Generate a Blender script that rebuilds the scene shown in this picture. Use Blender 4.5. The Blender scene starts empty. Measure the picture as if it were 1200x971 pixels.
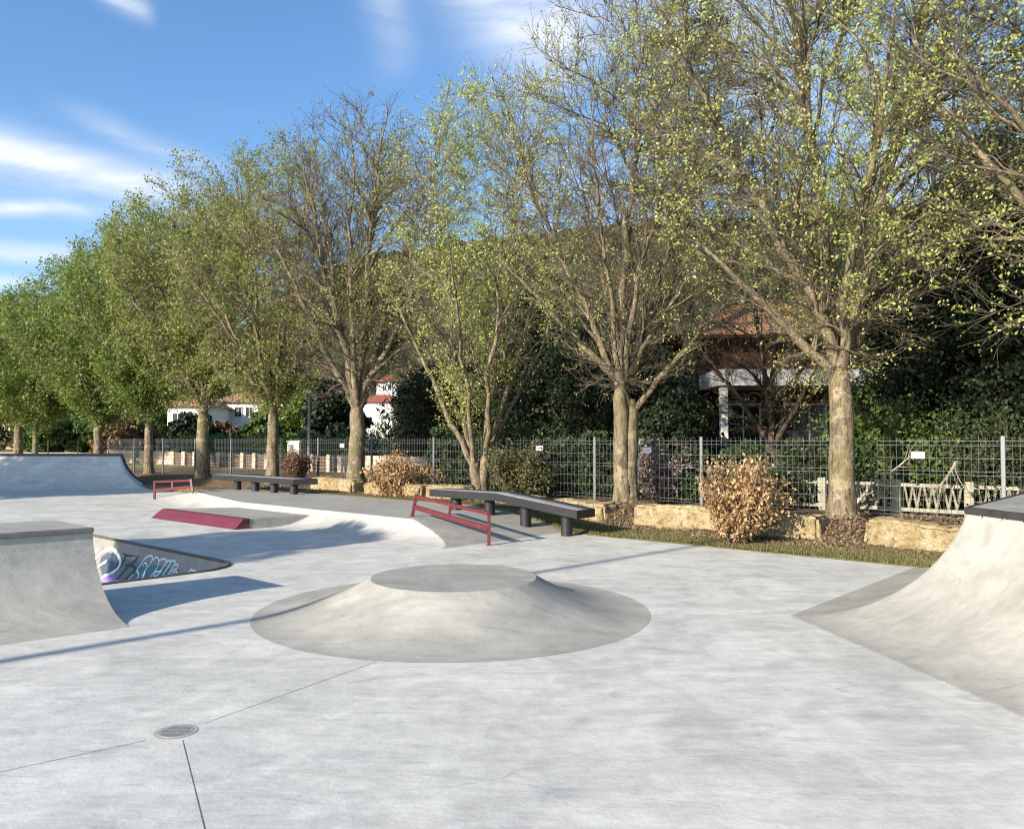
import bpy, math
import numpy as np
from mathutils import Vector

# ------------------------------------------------------------------ basics
scene = bpy.context.scene
COL = scene.collection
F, CX, CY, HZ, CAMH = 950.0, 600.0, 485.5, 515.0, 1.6
PITCH = math.atan((HZ - CY) / F)
E1 = np.array([.743, -.669]); E2 = np.array([.669, .743])     # axes of the park


def st(s, t, z=0.0):
    return (s * E1[0] + t * E2[0], s * E1[1] + t * E2[1], z)


def gp(px, py, z=0.0):
    """surveyed point: where the sight line of a photo pixel meets height z"""
    u, v = (px - CX) / F, (CY - py) / F
    d = (u, math.cos(PITCH) - v * math.sin(PITCH), math.sin(PITCH) + v * math.cos(PITCH))
    k = (z - CAMH) / d[2]
    return (d[0] * k, d[1] * k, z)


def on_t(px, t):
    """ground position on the park line t seen at photo column px"""
    u = (px - CX) / F
    y = t / (E2[1] + E2[0] * u)
    return u * y, y


def s_at(px, t):
    x, y = on_t(px, t)
    return x * E1[0] + y * E1[1]


def tag(o, label=None, cat=None, group=None, kind=None):
    if label: o['label'] = label
    if cat: o['category'] = cat
    if group: o['group'] = group
    if kind: o['kind'] = kind
    return o


def empty(name, loc=(0, 0, 0), rz=0.0):
    o = bpy.data.objects.new(name, None)
    o.location = loc; o.rotation_euler = (0, 0, rz); o.empty_display_size = .2
    COL.objects.link(o)
    return o


class MB:
    """collects polygons, builds ONE mesh object"""
    def __init__(self):
        self.v = []; self.f = []; self.m = []

    def add(self, vs, fs, mi=0):
        b = len(self.v); self.v += [tuple(p) for p in vs]
        for f in fs:
            self.f.append([b + i for i in f]); self.m.append(mi)

    def box(self, c, size, rz=0, mi=0):
        hx, hy, hz = [q / 2 for q in size]
        cs, sn = math.cos(rz), math.sin(rz)
        vs = []
        for dz in (-hz, hz):
            for dx, dy in ((-hx, -hy), (hx, -hy), (hx, hy), (-hx, hy)):
                vs.append((c[0] + dx * cs - dy * sn, c[1] + dx * sn + dy * cs, c[2] + dz))
        self.add(vs, [(0, 3, 2, 1), (4, 5, 6, 7), (0, 1, 5, 4), (1, 2, 6, 5), (2, 3, 7, 6), (3, 0, 4, 7)], mi)

    def prism(self, poly, z0, z1, mi=0):
        n = len(poly)
        g = lambda z, i: z(poly[i]) if callable(z) else z
        vs = [(p[0], p[1], g(z0, i)) for i, p in enumerate(poly)] + [(p[0], p[1], g(z1, i)) for i, p in enumerate(poly)]
        fs = [tuple(range(n - 1, -1, -1)), tuple(range(n, 2 * n))] + [(i, (i + 1) % n, n + (i + 1) % n, n + i) for i in range(n)]
        self.add(vs, fs, mi)

    def bar(self, a, b, w, h=None, mi=0):
        """square section bar from a to b"""
        h = h or w
        a = Vector(a); b = Vector(b); d = (b - a).normalized()
        up = Vector((0, 0, 1)) if abs(d.z) < .9 else Vector((0, 1, 0))
        sd = d.cross(up).normalized(); u2 = sd.cross(d).normalized()
        vs = []
        for p in (a, b):
            for i, j in ((-1, -1), (1, -1), (1, 1), (-1, 1)):
                vs.append(p + sd * (i * w / 2) + u2 * (j * h / 2))
        self.add(vs, [(0, 1, 2, 3), (7, 6, 5, 4), (0, 4, 5, 1), (1, 5, 6, 2), (2, 6, 7, 3), (3, 7, 4, 0)], mi)

    def cyl(self, a, b, r, n=16, r2=None, mi=0):
        r2 = r if r2 is None else r2
        a = Vector(a); b = Vector(b); d = (b - a).normalized()
        up = Vector((0, 0, 1)) if abs(d.z) < .9 else Vector((0, 1, 0))
        sd = d.cross(up).normalized(); u2 = sd.cross(d).normalized()
        vs = []
        for p, rr in ((a, r), (b, r2)):
            for k in range(n):
                an = 2 * math.pi * k / n
                vs.append(p + sd * (math.cos(an) * rr) + u2 * (math.sin(an) * rr))
        fs = [(i, (i + 1) % n, n + (i + 1) % n, n + i) for i in range(n)] + [tuple(range(n - 1, -1, -1)), tuple(range(n, 2 * n))]
        self.add(vs, fs, mi)

    def build(self, name, mats, parent=None, smooth=False, bevel=0):
        me = bpy.data.meshes.new(name)
        me.from_pydata([tuple(v) for v in self.v], [], self.f)
        mats = mats if isinstance(mats, (list, tuple)) else [mats]
        for m in mats: me.materials.append(m)
        me.polygons.foreach_set('material_index', self.m)
        if smooth: me.polygons.foreach_set('use_smooth', [True] * len(self.f))
        me.update()
        o = bpy.data.objects.new(name, me); COL.objects.link(o)
        if parent is not None:
            o.parent = parent
            # vertices are given in world space: undo the parent's placement
            o.matrix_parent_inverse = (matof(parent)).inverted()
        if bevel:
            b = o.modifiers.new('bevel', 'BEVEL'); b.width = bevel; b.segments = 2; b.limit_method = 'ANGLE'
        return o


def matof(o):
    from mathutils import Matrix, Euler
    return Matrix.LocRotScale(o.location, o.rotation_euler, o.scale)


def np_mesh(name, V, Q, mat, parent=None, smooth=True, mats=None, mi=None):
    """V (n,3) float, Q (m,k) int -> object"""
    me = bpy.data.meshes.new(name)
    V = np.ascontiguousarray(V, dtype=np.float32); Q = np.ascontiguousarray(Q, dtype=np.int32)
    n, k = Q.shape
    me.vertices.add(len(V)); me.vertices.foreach_set('co', V.ravel())
    me.loops.add(n * k); me.loops.foreach_set('vertex_index', Q.ravel())
    me.polygons.add(n); me.polygons.foreach_set('loop_start', np.arange(0, n * k, k, dtype=np.int32))
    try: me.polygons.foreach_set('loop_total', np.full(n, k, dtype=np.int32))
    except Exception: pass
    for m in (mats or [mat]): me.materials.append(m)
    if mi is not None: me.polygons.foreach_set('material_index', mi.astype(np.int32))
    me.polygons.foreach_set('use_smooth', np.full(n, smooth))
    me.update(calc_edges=True)
    o = bpy.data.objects.new(name, me); COL.objects.link(o)
    if parent is not None:
        o.parent = parent; o.matrix_parent_inverse = matof(parent).inverted()
    return o


# ------------------------------------------------------------------ materials
class NT:
    def __init__(self, name):
        self.m = bpy.data.materials.new(name); self.m.use_nodes = True
        self.t = self.m.node_tree; self.t.nodes.clear()
        self.out = self.n('ShaderNodeOutputMaterial')
    def n(self, typ, **kw):
        x = self.t.nodes.new(typ)
        for k, v in kw.items(): setattr(x, k, v)
        return x
    def l(self, a, b): self.t.links.new(a, b)
    def pos(self, scale=(1, 1, 1)):
        g = self.n('ShaderNodeNewGeometry'); mp = self.n('ShaderNodeMapping')
        mp.inputs['Scale'].default_value = scale
        self.l(g.outputs['Position'], mp.inputs['Vector'])
        return mp.outputs[0]
    def noise(self, scale, detail=4, rough=.55, vec=None, dist=0):
        x = self.n('ShaderNodeTexNoise'); x.inputs['Scale'].default_value = scale
        x.inputs['Detail'].default_value = detail; x.inputs['Roughness'].default_value = rough
        x.inputs['Distortion'].default_value = dist
        self.l(vec if vec is not None else self.pos(), x.inputs['Vector'])
        return x.outputs['Fac']
    def ramp(self, fac, stops, interp='LINEAR'):
        r = self.n('ShaderNodeValToRGB'); r.color_ramp.interpolation = interp
        el = r.color_ramp.elements
        while len(el) < len(stops): el.new(.5)
        for e, (p, c) in zip(el, stops):
            e.position = p; e.color = (*c, 1) if len(c) == 3 else c
        self.l(fac, r.inputs[0]); return r.outputs[0]
    def mix(self, fac, a, b, mode='MIX'):
        x = self.n('ShaderNodeMix', data_type='RGBA', blend_type=mode)
        for s, v in ((x.inputs[0], fac), (x.inputs[6], a), (x.inputs[7], b)):
            if isinstance(v, (int, float)): s.default_value = v
            elif isinstance(v, tuple): s.default_value = (*v, 1)
            else: self.l(v, s)
        return x.outputs[2]
    def math(self, op, a, b=0.0, clamp=False):
        x = self.n('ShaderNodeMath', operation=op); x.use_clamp = clamp
        for s, v in zip(x.inputs, (a, b)):
            if isinstance(v, (int, float)): s.default_value = v
            else: self.l(v, s)
        return x.outputs[0]
    def bump(self, h, strength, dist=.01):
        b = self.n('ShaderNodeBump'); b.inputs['Strength'].default_value = strength
        b.inputs['Distance'].default_value = dist; self.l(h, b.inputs['Height']); return b.outputs[0]
    def finish(self, color, rough=.7, normal=None, metal=0, spec=.5, transl=None):
        p = self.n('ShaderNodeBsdfPrincipled')
        if isinstance(color, tuple): p.inputs['Base Color'].default_value = (*color, 1)
        else: self.l(color, p.inputs['Base Color'])
        if isinstance(rough, (int, float)): p.inputs['Roughness'].default_value = rough
        else: self.l(rough, p.inputs['Roughness'])
        p.inputs['Metallic'].default_value = metal
        p.inputs['Specular IOR Level'].default_value = spec
        if normal is not None: self.l(normal, p.inputs['Normal'])
        res = p.outputs[0]
        if transl:
            tr = self.n('ShaderNodeBsdfTranslucent'); ms = self.n('ShaderNodeMixShader')
            ms.inputs[0].default_value = transl
            if isinstance(color, tuple): tr.inputs[0].default_value = (*color, 1)
            else: self.l(color, tr.inputs[0])
            self.l(res, ms.inputs[1]); self.l(tr.outputs[0], ms.inputs[2]); res = ms.outputs[0]
        self.l(res, self.out.inputs[0])
        return self.m


def concrete(name, base, dark, patch=None, contrast=1.0, rough=.62, sc=1.0, fine=.10, ang=.6):
    """power-trowelled concrete: cloudy mottling, swirled trowel marks, scuffs, small specks"""
    t = NT(name)
    def rotpos(a, scale):
        g = t.n('ShaderNodeNewGeometry'); mp = t.n('ShaderNodeMapping'); mp.inputs['Rotation'].default_value = (0, 0, a); mp.inputs['Scale'].default_value = scale
        t.l(g.outputs['Position'], mp.inputs['Vector']); return mp.outputs[0]
    big = t.noise(.33 * sc, 5, .6, dist=.5)
    mid = t.noise(1.5 * sc, 8, .66, vec=rotpos(.3, (1, .8, 1)), dist=.7)
    sm = t.noise(6 * sc, 7, .68, dist=.4)
    c = t.ramp(mid, [(.34, dark), (.60, base)])
    if patch is not None:
        c = t.mix(t.ramp(big, [(.40, (0, 0, 0)), (.66, (1, 1, 1))]), c, t.mix(.5, c, patch))
    c = t.mix(1.0, c, t.ramp(sm, [(.30, (1 - fine * contrast,) * 3), (.66, (1.03,) * 3)]), 'MULTIPLY')
    for a, k, dep in ((ang, 2.6, .07), (ang + 1.9, 1.7, .05), (ang + .9, 4.3, .05)):
        drag = t.noise(k * sc, 5, .7, vec=rotpos(a, (.5, 2.2, 1)), dist=.9)
        c = t.mix(1.0, c, t.ramp(drag, [(.36, (1 - dep * contrast,) * 3), (.56, (1, 1, 1))]), 'MULTIPLY')
    stain = t.noise(1.1 * sc, 4, .6, dist=1.6)
    c = t.mix(1.0, c, t.ramp(stain, [(.60, (1, 1, 1)), (.72, (1 - .10 * contrast, 1 - .095 * contrast, 1 - .085 * contrast))]), 'MULTIPLY')
    # thin wheel scuffs: narrow bands of a stretched noise
    for a, k in ((ang + .5, 1.1), (ang + 2.2, .8)):
        sc1 = t.noise(k, 2, .4, vec=rotpos(a, (.22, 1.6, 1)), dist=.35)
        band = t.math('ABSOLUTE', t.math('SUBTRACT', sc1, .5)); keep = t.noise(2.4, 3, .6)
        m = t.math('MULTIPLY', t.ramp(band, [(.0, (1, 1, 1)), (.005, (0, 0, 0))]), t.ramp(keep, [(.52, (0, 0, 0)), (.60, (1, 1, 1))]))
        c = t.mix(t.math('MULTIPLY', m, .42), c, tuple(q * .55 for q in dark))
    c = t.mix(1.0, c, t.ramp(t.noise(48, 3, .6), [(.24, (.80, .80, .80)), (.33, (1, 1, 1))]), 'MULTIPLY')
    c = t.mix(1.0, c, t.ramp(t.noise(150, 2, .6), [(.3, (.95, .95, .95)), (.7, (1.03, 1.03, 1.03))]), 'MULTIPLY')
    r = t.ramp(mid, [(.3, (rough - .12,) * 3), (.7, (rough + .08,) * 3)])
    h = t.math('ADD', t.noise(30, 5, .65), t.math('MULTIPLY', sm, .8))
    return t.finish(c, r, t.bump(h, .22, .012), spec=.4)


def plain(name, color, rough=.5, metal=0, var=.12, scale=6.0, bumpy=.05, spec=.5):
    t = NT(name)
    f = t.noise(scale, 5, .6)
    lo = tuple(c * (1 - var) for c in color); hi = tuple(min(1, c * (1 + var)) for c in color)
    r = t.ramp(f, [(.3, (max(.05, rough - .1),) * 3), (.7, (min(1, rough + .1),) * 3)])
    return t.finish(t.ramp(f, [(.3, lo), (.7, hi)]), r, t.bump(t.noise(scale * 6, 3), bumpy, .01), metal, spec)


def worn_paint(name, color, bare, rough=.42):
    t = NT(name); e = t.noise(26, 6, .75); g = t.noise(3.5, 4, .6)
    m = t.math('MULTIPLY', t.ramp(e, [(.60, (0, 0, 0)), (.66, (1, 1, 1))]), t.ramp(g, [(.50, (0, 0, 0)), (.62, (1, 1, 1))]))
    c = t.mix(t.ramp(g, [(.3, (0, 0, 0)), (.7, (.5, .5, .5))]), color, tuple(min(1, q * 1.35 + .006) for q in color))
    c = t.mix(m, c, bare)
    return t.finish(c, t.ramp(e, [(.3, (rough - .1,) * 3), (.7, (rough + .18,) * 3)]), t.bump(e, .08, .004))


def leafmat(name, cols, transl=.35, rough=.55, patch=1.2):
    t = NT(name)
    g = t.n('ShaderNodeNewGeometry')
    n = len(cols)
    fac = t.math('ADD', t.math('MULTIPLY', g.outputs['Random Per Island'], .6), t.math('MULTIPLY', t.noise(patch, 2), .55))
    fac = t.math('SUBTRACT', fac, .08)
    c = t.ramp(fac, [(.1 + .8 * i / (n - 1), cols[i]) for i in range(n)])
    return t.finish(c, rough, transl=transl, spec=.35)


def bark(name, light, dark, moss=None, scale=9.0):
    t = NT(name)
    v = t.noise(scale, 6, .7, vec=t.pos((1, 1, .35)), dist=.6)
    c = t.ramp(v, [(.32, dark), (.60, light)])
    crack = t.noise(scale * 2.2, 5, .7, vec=t.pos((1, 1, .16)), dist=.9)
    c = t.mix(1.0, c, t.ramp(crack, [(.36, (.42, .40, .38)), (.47, (1, 1, 1))]), 'MULTIPLY')
    ringy = t.noise(scale * 1.3, 4, .6, vec=t.pos((.5, .5, 2.2)), dist=.4)
    c = t.mix(1.0, c, t.ramp(ringy, [(.34, (.62, .60, .58)), (.46, (1, 1, 1))]), 'MULTIPLY')
    blot = t.noise(scale * .35, 4, .6)
    c = t.mix(t.ramp(blot, [(.55, (0, 0, 0)), (.62, (.75, .75, .75))]), c, tuple(min(1, q * 1.35) for q in light))
    if moss:
        mm = t.noise(2.2, 4, .6)
        c = t.mix(t.ramp(mm, [(.50, (0, 0, 0)), (.66, (.6, .6, .6))]), c, moss)
    return t.finish(c, .85, t.bump(t.noise(scale * 2.5, 6, .75, vec=t.pos((1, 1, .3))), .8, .03), spec=.25)


M = {}
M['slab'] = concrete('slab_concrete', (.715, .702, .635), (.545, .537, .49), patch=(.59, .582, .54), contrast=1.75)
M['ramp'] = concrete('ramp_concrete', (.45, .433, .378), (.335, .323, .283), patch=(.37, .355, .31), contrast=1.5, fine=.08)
M['rampdark'] = concrete('bank_concrete', (.41, .395, .35), (.32, .31, .28), patch=(.38, .36, .31), contrast=1.4)
M['white'] = concrete('pale_concrete', (.52, .505, .46), (.43, .42, .38), contrast=.9, fine=.06)
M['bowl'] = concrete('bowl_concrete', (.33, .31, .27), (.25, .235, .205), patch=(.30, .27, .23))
M['redsteel'] = worn_paint('red_painted_steel', (.10, .012, .018), (.18, .15, .14))
M['blacksteel'] = worn_paint('black_coated_steel', (.010, .0105, .012), (.07, .068, .066), .5)
M['benchsheen'] = plain('bench_top_sheen', (.20, .20, .205), .5, 0, .18, 6)  # lighter grey paints the sun's reflection on the dark bench tops
M['coping'] = plain('dark_coping', (.045, .042, .042), .5, .3, .3, 12)
M['galv'] = plain('galvanised_steel', (.17, .178, .185), .5, .35, .15, 20)
M['wire'] = plain('fence_wire', (.15, .158, .168), .5, .2, .15, 20)
M['signwhite'] = plain('white_plate', (.82, .82, .80), .5, 0, .04)
M['joint'] = plain('saw_cut', (.11, .105, .10), .9, 0, .4, 25)
M['grate'] = plain('cast_metal', (.36, .35, .31), .55, .2, .25, 30)
M['dark'] = plain('dark_void', (.012, .012, .012), .9)
M['cream'] = plain('pale_timber_concrete', (.30, .28, .21), .8, 0, .25, 8)
M['lattice'] = plain('weathered_lattice', (.16, .12, .09), .9, 0, .3, 5)
M['white_wall'] = plain('white_render', (.72, .70, .66), .85, 0, .08, 2)
M['redwall'] = plain('red_brown_render', (.065, .022, .016), .85, 0, .2, 1.5)
M['glass'] = plain('window_dark', (.03, .035, .04), .15, 0, .2)
M['greymetal'] = plain('grey_pole', (.33, .34, .34), .5, .3, .1)


def tiles_mat(name, a, b):
    t = NT(name)
    w = t.n('ShaderNodeTexBrick'); w.inputs['Scale'].default_value = 1
    w.inputs['Brick Width'].default_value = .25; w.inputs['Row Height'].default_value = .35
    w.inputs['Mortar Size'].default_value = .02
    w.inputs['Color1'].default_value = (*a, 1); w.inputs['Color2'].default_value = (*b, 1)
    w.inputs['Mortar'].default_value = (a[0] * .4, a[1] * .4, a[2] * .4, 1)
    t.l(t.pos(), w.inputs['Vector'])
    c = t.mix(1.0, w.outputs[0], t.ramp(t.noise(3, 5), [(.3, (.7, .7, .7)), (.7, (1.1, 1.1, 1.1))]), 'MULTIPLY')
    return t.finish(c, .85, t.bump(w.outputs['Fac'], .5, .03))


M['tiles'] = tiles_mat('terracotta_tiles', (.36, .165, .085), (.42, .21, .12))
M['tilesred'] = tiles_mat('red_tiles', (.30, .075, .055), (.36, .10, .07))


def brick_mat():
    t = NT('pale_brick')
    w = t.n('ShaderNodeTexBrick'); w.inputs['Scale'].default_value = 1
    w.inputs['Brick Width'].default_value = .42; w.inputs['Row Height'].default_value = .2
    w.inputs['Mortar Size'].default_value = .015
    w.inputs['Color1'].default_value = (.50, .34, .25, 1); w.inputs['Color2'].default_value = (.60, .50, .40, 1)
    w.inputs['Mortar'].default_value = (.22, .2, .17, 1)
    mp = t.n('ShaderNodeTexCoord'); t.l(mp.outputs['UV'], w.inputs['Vector'])
    c = t.mix(1.0, w.outputs[0], t.ramp(t.noise(2.5, 5), [(.3, (.7, .7, .7)), (.7, (1.1, 1.1, 1.1))]), 'MULTIPLY')
    return t.finish(c, .9)


M['brick'] = brick_mat()


def stone_mat():
    t = NT('yellow_limestone')
    a = t.noise(3.2, 6, .65, dist=.5); b = t.noise(11, 6, .7)
    c = t.ramp(a, [(.3, (.33, .24, .115)), (.5, (.47, .365, .195)), (.7, (.57, .48, .31))])
    c = t.mix(t.ramp(b, [(.50, (0, 0, 0)), (.64, (.75, .75, .75))]), c, (.17, .115, .06))
    return t.finish(c, .9, t.bump(t.math('ADD', a, t.math('MULTIPLY', b, 1.2)), 1.0, .09), spec=.2)


M['stone'] = stone_mat()


def earth_mat():
    """grass strip by the slab, leaf mould and soil under the trees, lawn beyond"""
    t = NT('earth_and_grass')
    n1 = t.noise(.9, 6, .65, dist=.7); n2 = t.noise(9, 6, .7); n3 = t.noise(.06, 4, .6)
    grass = t.ramp(n2, [(.3, (.06, .065, .024)), (.55, (.12, .115, .045)), (.75, (.20, .16, .085))])
    soil = t.ramp(n2, [(.3, (.07, .045, .028)), (.5, (.16, .105, .062)), (.7, (.30, .21, .13))])
    g = t.n('ShaderNodeNewGeometry')
    sep = t.n('ShaderNodeSeparateXYZ'); t.l(g.outputs['Position'], sep.inputs[0])
    tt = t.math('ADD', t.math('MULTIPLY', sep.outputs[0], .669), t.math('MULTIPLY', sep.outputs[1], .743))
    near = t.math('ADD', tt, t.math('MULTIPLY', n1, 1.3))
    f = t.ramp(t.math('DIVIDE', near, 40.0), [(12.35 / 40, (0, 0, 0)), (12.7 / 40, (.85, .85, .85)), (22 / 40, (.8, .8, .8)), (26 / 40, (0, 0, 0))])
    patch = t.ramp(n1, [(.52, (0, 0, 0)), (.62, (.55, .55, .55))])
    c = t.mix(f, t.mix(patch, grass, soil), soil)
    lawn = t.ramp(n3, [(.3, (.19, .17, .052)), (.7, (.25, .215, .08))])
    far = t.ramp(t.math('DIVIDE', sep.outputs[1], 100.0), [(.34, (0, 0, 0)), (.40, (1, 1, 1))])
    c = t.mix(far, c, lawn)
    return t.finish(c, .95, t.bump(n2, .8, .05), spec=.1)


M['earth'] = earth_mat()
M['leaf_spring'] = leafmat('spring_leaves', [(.25, .28, .06), (.42, .46, .13), (.58, .62, .27)], .45)
M['leaf_olive'] = leafmat('olive_leaves', [(.20, .17, .045), (.24, .25, .06), (.35, .36, .11)], .4)
M['leaf_mix'] = leafmat('olive_green_leaves', [(.17, .185, .045), (.25, .275, .07), (.39, .41, .14)], .4)
M['leaf_green'] = leafmat('fresh_green_leaves', [(.11, .16, .032), (.18, .245, .05), (.31, .36, .10)], .4)
M['leaf_mid'] = leafmat('mid_green_leaves', [(.05, .085, .02), (.09, .14, .03), (.15, .20, .05)], .3)
M['leaf_dark'] = leafmat('evergreen_leaves', [(.008, .013, .006), (.018, .030, .011), (.038, .058, .020)], .12, .6)
M['leaf_hedge'] = leafmat('hedge_leaves', [(.014, .025, .010), (.034, .055, .017), (.07, .095, .032)], .18, .6)
M['leaf_brown'] = leafmat('dry_brown_leaves', [(.16, .08, .04), (.42, .27, .13), (.62, .47, .27)], .3, .7, 3)
M['leaf_russetgreen'] = leafmat('russet_green_leaves', [(.045, .06, .02), (.09, .10, .03), (.22, .14, .08)], .2, .6, 2)
M['leaf_litter'] = leafmat('leaf_litter', [(.07, .045, .028), (.17, .115, .07), (.33, .25, .16)], .1, .8, 3)
M['leaf_darkbrown'] = leafmat('russet_leaves', [(.06, .05, .02), (.16, .085, .045), (.30, .19, .10)], .2, .7, 2)
M['leaf_needle'] = leafmat('cedar_needles', [(.022, .03, .014), (.05, .06, .028), (.085, .09, .045)], .1, .6)
M['leaf_pink'] = leafmat('blossom', [(.05, .08, .02), (.25, .18, .17), (.62, .47, .45)], .3, .6, 4)
M['grassblade'] = leafmat('grass_blades', [(.085, .085, .03), (.17, .16, .06), (.32, .265, .135)], .3, .7)
M['bark'] = bark('plane_bark', (.27, .215, .14), (.05, .037, .023), moss=(.15, .145, .055), scale=14)
M['twig'] = bark('twig_bark', (.175, .145, .10), (.065, .052, .036), scale=5)
M['bark_dark'] = bark('dark_bark', (.10, .08, .06), (.04, .03, .024))
M['twig_purple'] = bark('purple_twigs', (.15, .105, .09), (.065, .045, .04), scale=5)
M['deadwood'] = bark('dead_wood', (.42, .36, .29), (.2, .16, .12))


# ------------------------------------------------------------------ foliage tools
def unit(a): return a / (np.linalg.norm(a, axis=-1, keepdims=True) + 1e-9)


def tubes(P, R, k=5):
    """P (N,n,3) polylines, R (N,n) radii -> verts, quads"""
    N, n, _ = P.shape
    T = np.empty_like(P); T[:, 1:-1] = P[:, 2:] - P[:, :-2]; T[:, 0] = P[:, 1] - P[:, 0]; T[:, -1] = P[:, -1] - P[:, -2]
    T = unit(T)
    ref = np.where(np.abs(T[:, :1, 2:3]) < .9, np.array([0, 0, 1.0]), np.array([1.0, 0, 0]))
    ref = np.broadcast_to(ref, T.shape)
    A = unit(np.cross(T, ref)); B = np.cross(T, A)
    an = np.arange(k) * 2 * math.pi / k
    V = P[:, :, None] + R[:, :, None, None] * (A[:, :, None] * np.cos(an)[None, None, :, None] + B[:, :, None] * np.sin(an)[None, None, :, None])
    base = (np.arange(N) * n * k)[:, None, None] + (np.arange(n - 1) * k)[None, :, None]
    i = np.arange(k)[None, None, :]; j = (np.arange(k) + 1)[None, None, :] % k
    Q = np.stack([base + i, base + j, base + j + k, base + i + k], -1).reshape(-1, 4)
    return V.reshape(-1, 3), Q


class Acc:
    def __init__(self): self.V = []; self.Q = []; self.n = 0
    def add(self, V, Q):
        self.V.append(V); self.Q.append(Q + self.n); self.n += len(V)
    def obj(self, name, mat, parent, smooth=True):
        return np_mesh(name, np.concatenate(self.V), np.concatenate(self.Q), mat, parent, smooth)


def leaves(rng, C, size, up=.3, aspect=.62, droop=0):
    """one pointed leaf (a folded rhombus quad) at each centre"""
    n = len(C)
    a = unit(rng.normal(size=(n, 3)) + np.array([0, 0, -droop]))
    nrm = unit(rng.normal(size=(n, 3)) + np.array([-.25, -.35, up]))
    b = unit(np.cross(nrm, a)); a = unit(np.cross(b, nrm))
    s = size * rng.uniform(.6, 1.3, (n, 1))
    V = np.stack([C - a * s * .5, C + b * s * .5 * aspect + a * s * .08, C + a * s * .5, C - b * s * .5 * aspect + a * s * .08], 1)
    return V.reshape(-1, 3), np.arange(4 * n).reshape(-1, 4)


def march(rng, P0, D, L, n, wob, up, R0, R1, env=None):
    N = len(P0); P = np.empty((N, n + 1, 3)); P[:, 0] = P0; d = D.copy()
    for i in range(n):
        d = unit(d + rng.normal(size=(N, 3)) * wob + np.array([0, 0, up]))
        P[:, i + 1] = P[:, i] + d * (L / n)[:, None]
        if env is not None:
            q = np.linalg.norm((P[:, i + 1] - env[0]) / env[1], axis=1, keepdims=True)
            P[:, i + 1] = np.where(q > 1, env[0] + (P[:, i + 1] - env[0]) / q ** .85, P[:, i + 1])
    f = np.linspace(0, 1, n + 1)[None]
    return P, R0[:, None] * (1 - f) + R1[:, None] * f


def kids(rng, P, R, cnt, lo, hi, ang, jit=.25):
    """cnt children per parent line: start, direction, radius there, parent fraction"""
    N, n, _ = P.shape
    idx = np.repeat(np.arange(N), cnt)
    f = (np.tile(np.arange(cnt), N) + rng.uniform(0, 1, N * cnt)) / cnt * (hi - lo) + lo
    x = f * (n - 1); i = np.minimum(x.astype(int), n - 2); w = (x - i)[:, None]
    p = P[idx, i] * (1 - w) + P[idx, i + 1] * w
    t = unit(P[idx, i + 1] - P[idx, i])
    r = R[idx, i] * (1 - w[:, 0]) + R[idx, i + 1] * w[:, 0]
    rnd = rng.normal(size=p.shape); side = unit(np.cross(t, rnd))
    a = ang * (1 + rng.normal(size=(len(p), 1)) * jit)
    d = unit(t * np.cos(a) + side * np.sin(a))
    return p, d, r, f


def exit_len(p, d, c, rad):
    """distance from p along d to the ellipsoid (c, rad)"""
    q = (p - c) / rad; e = d / rad
    A = (e * e).sum(1); B = (q * e).sum(1); Cc = (q * q).sum(1) - 1
    disc = np.maximum(B * B - A * Cc, 0)
    return np.maximum((-B + np.sqrt(disc)) / A, .0)


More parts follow.
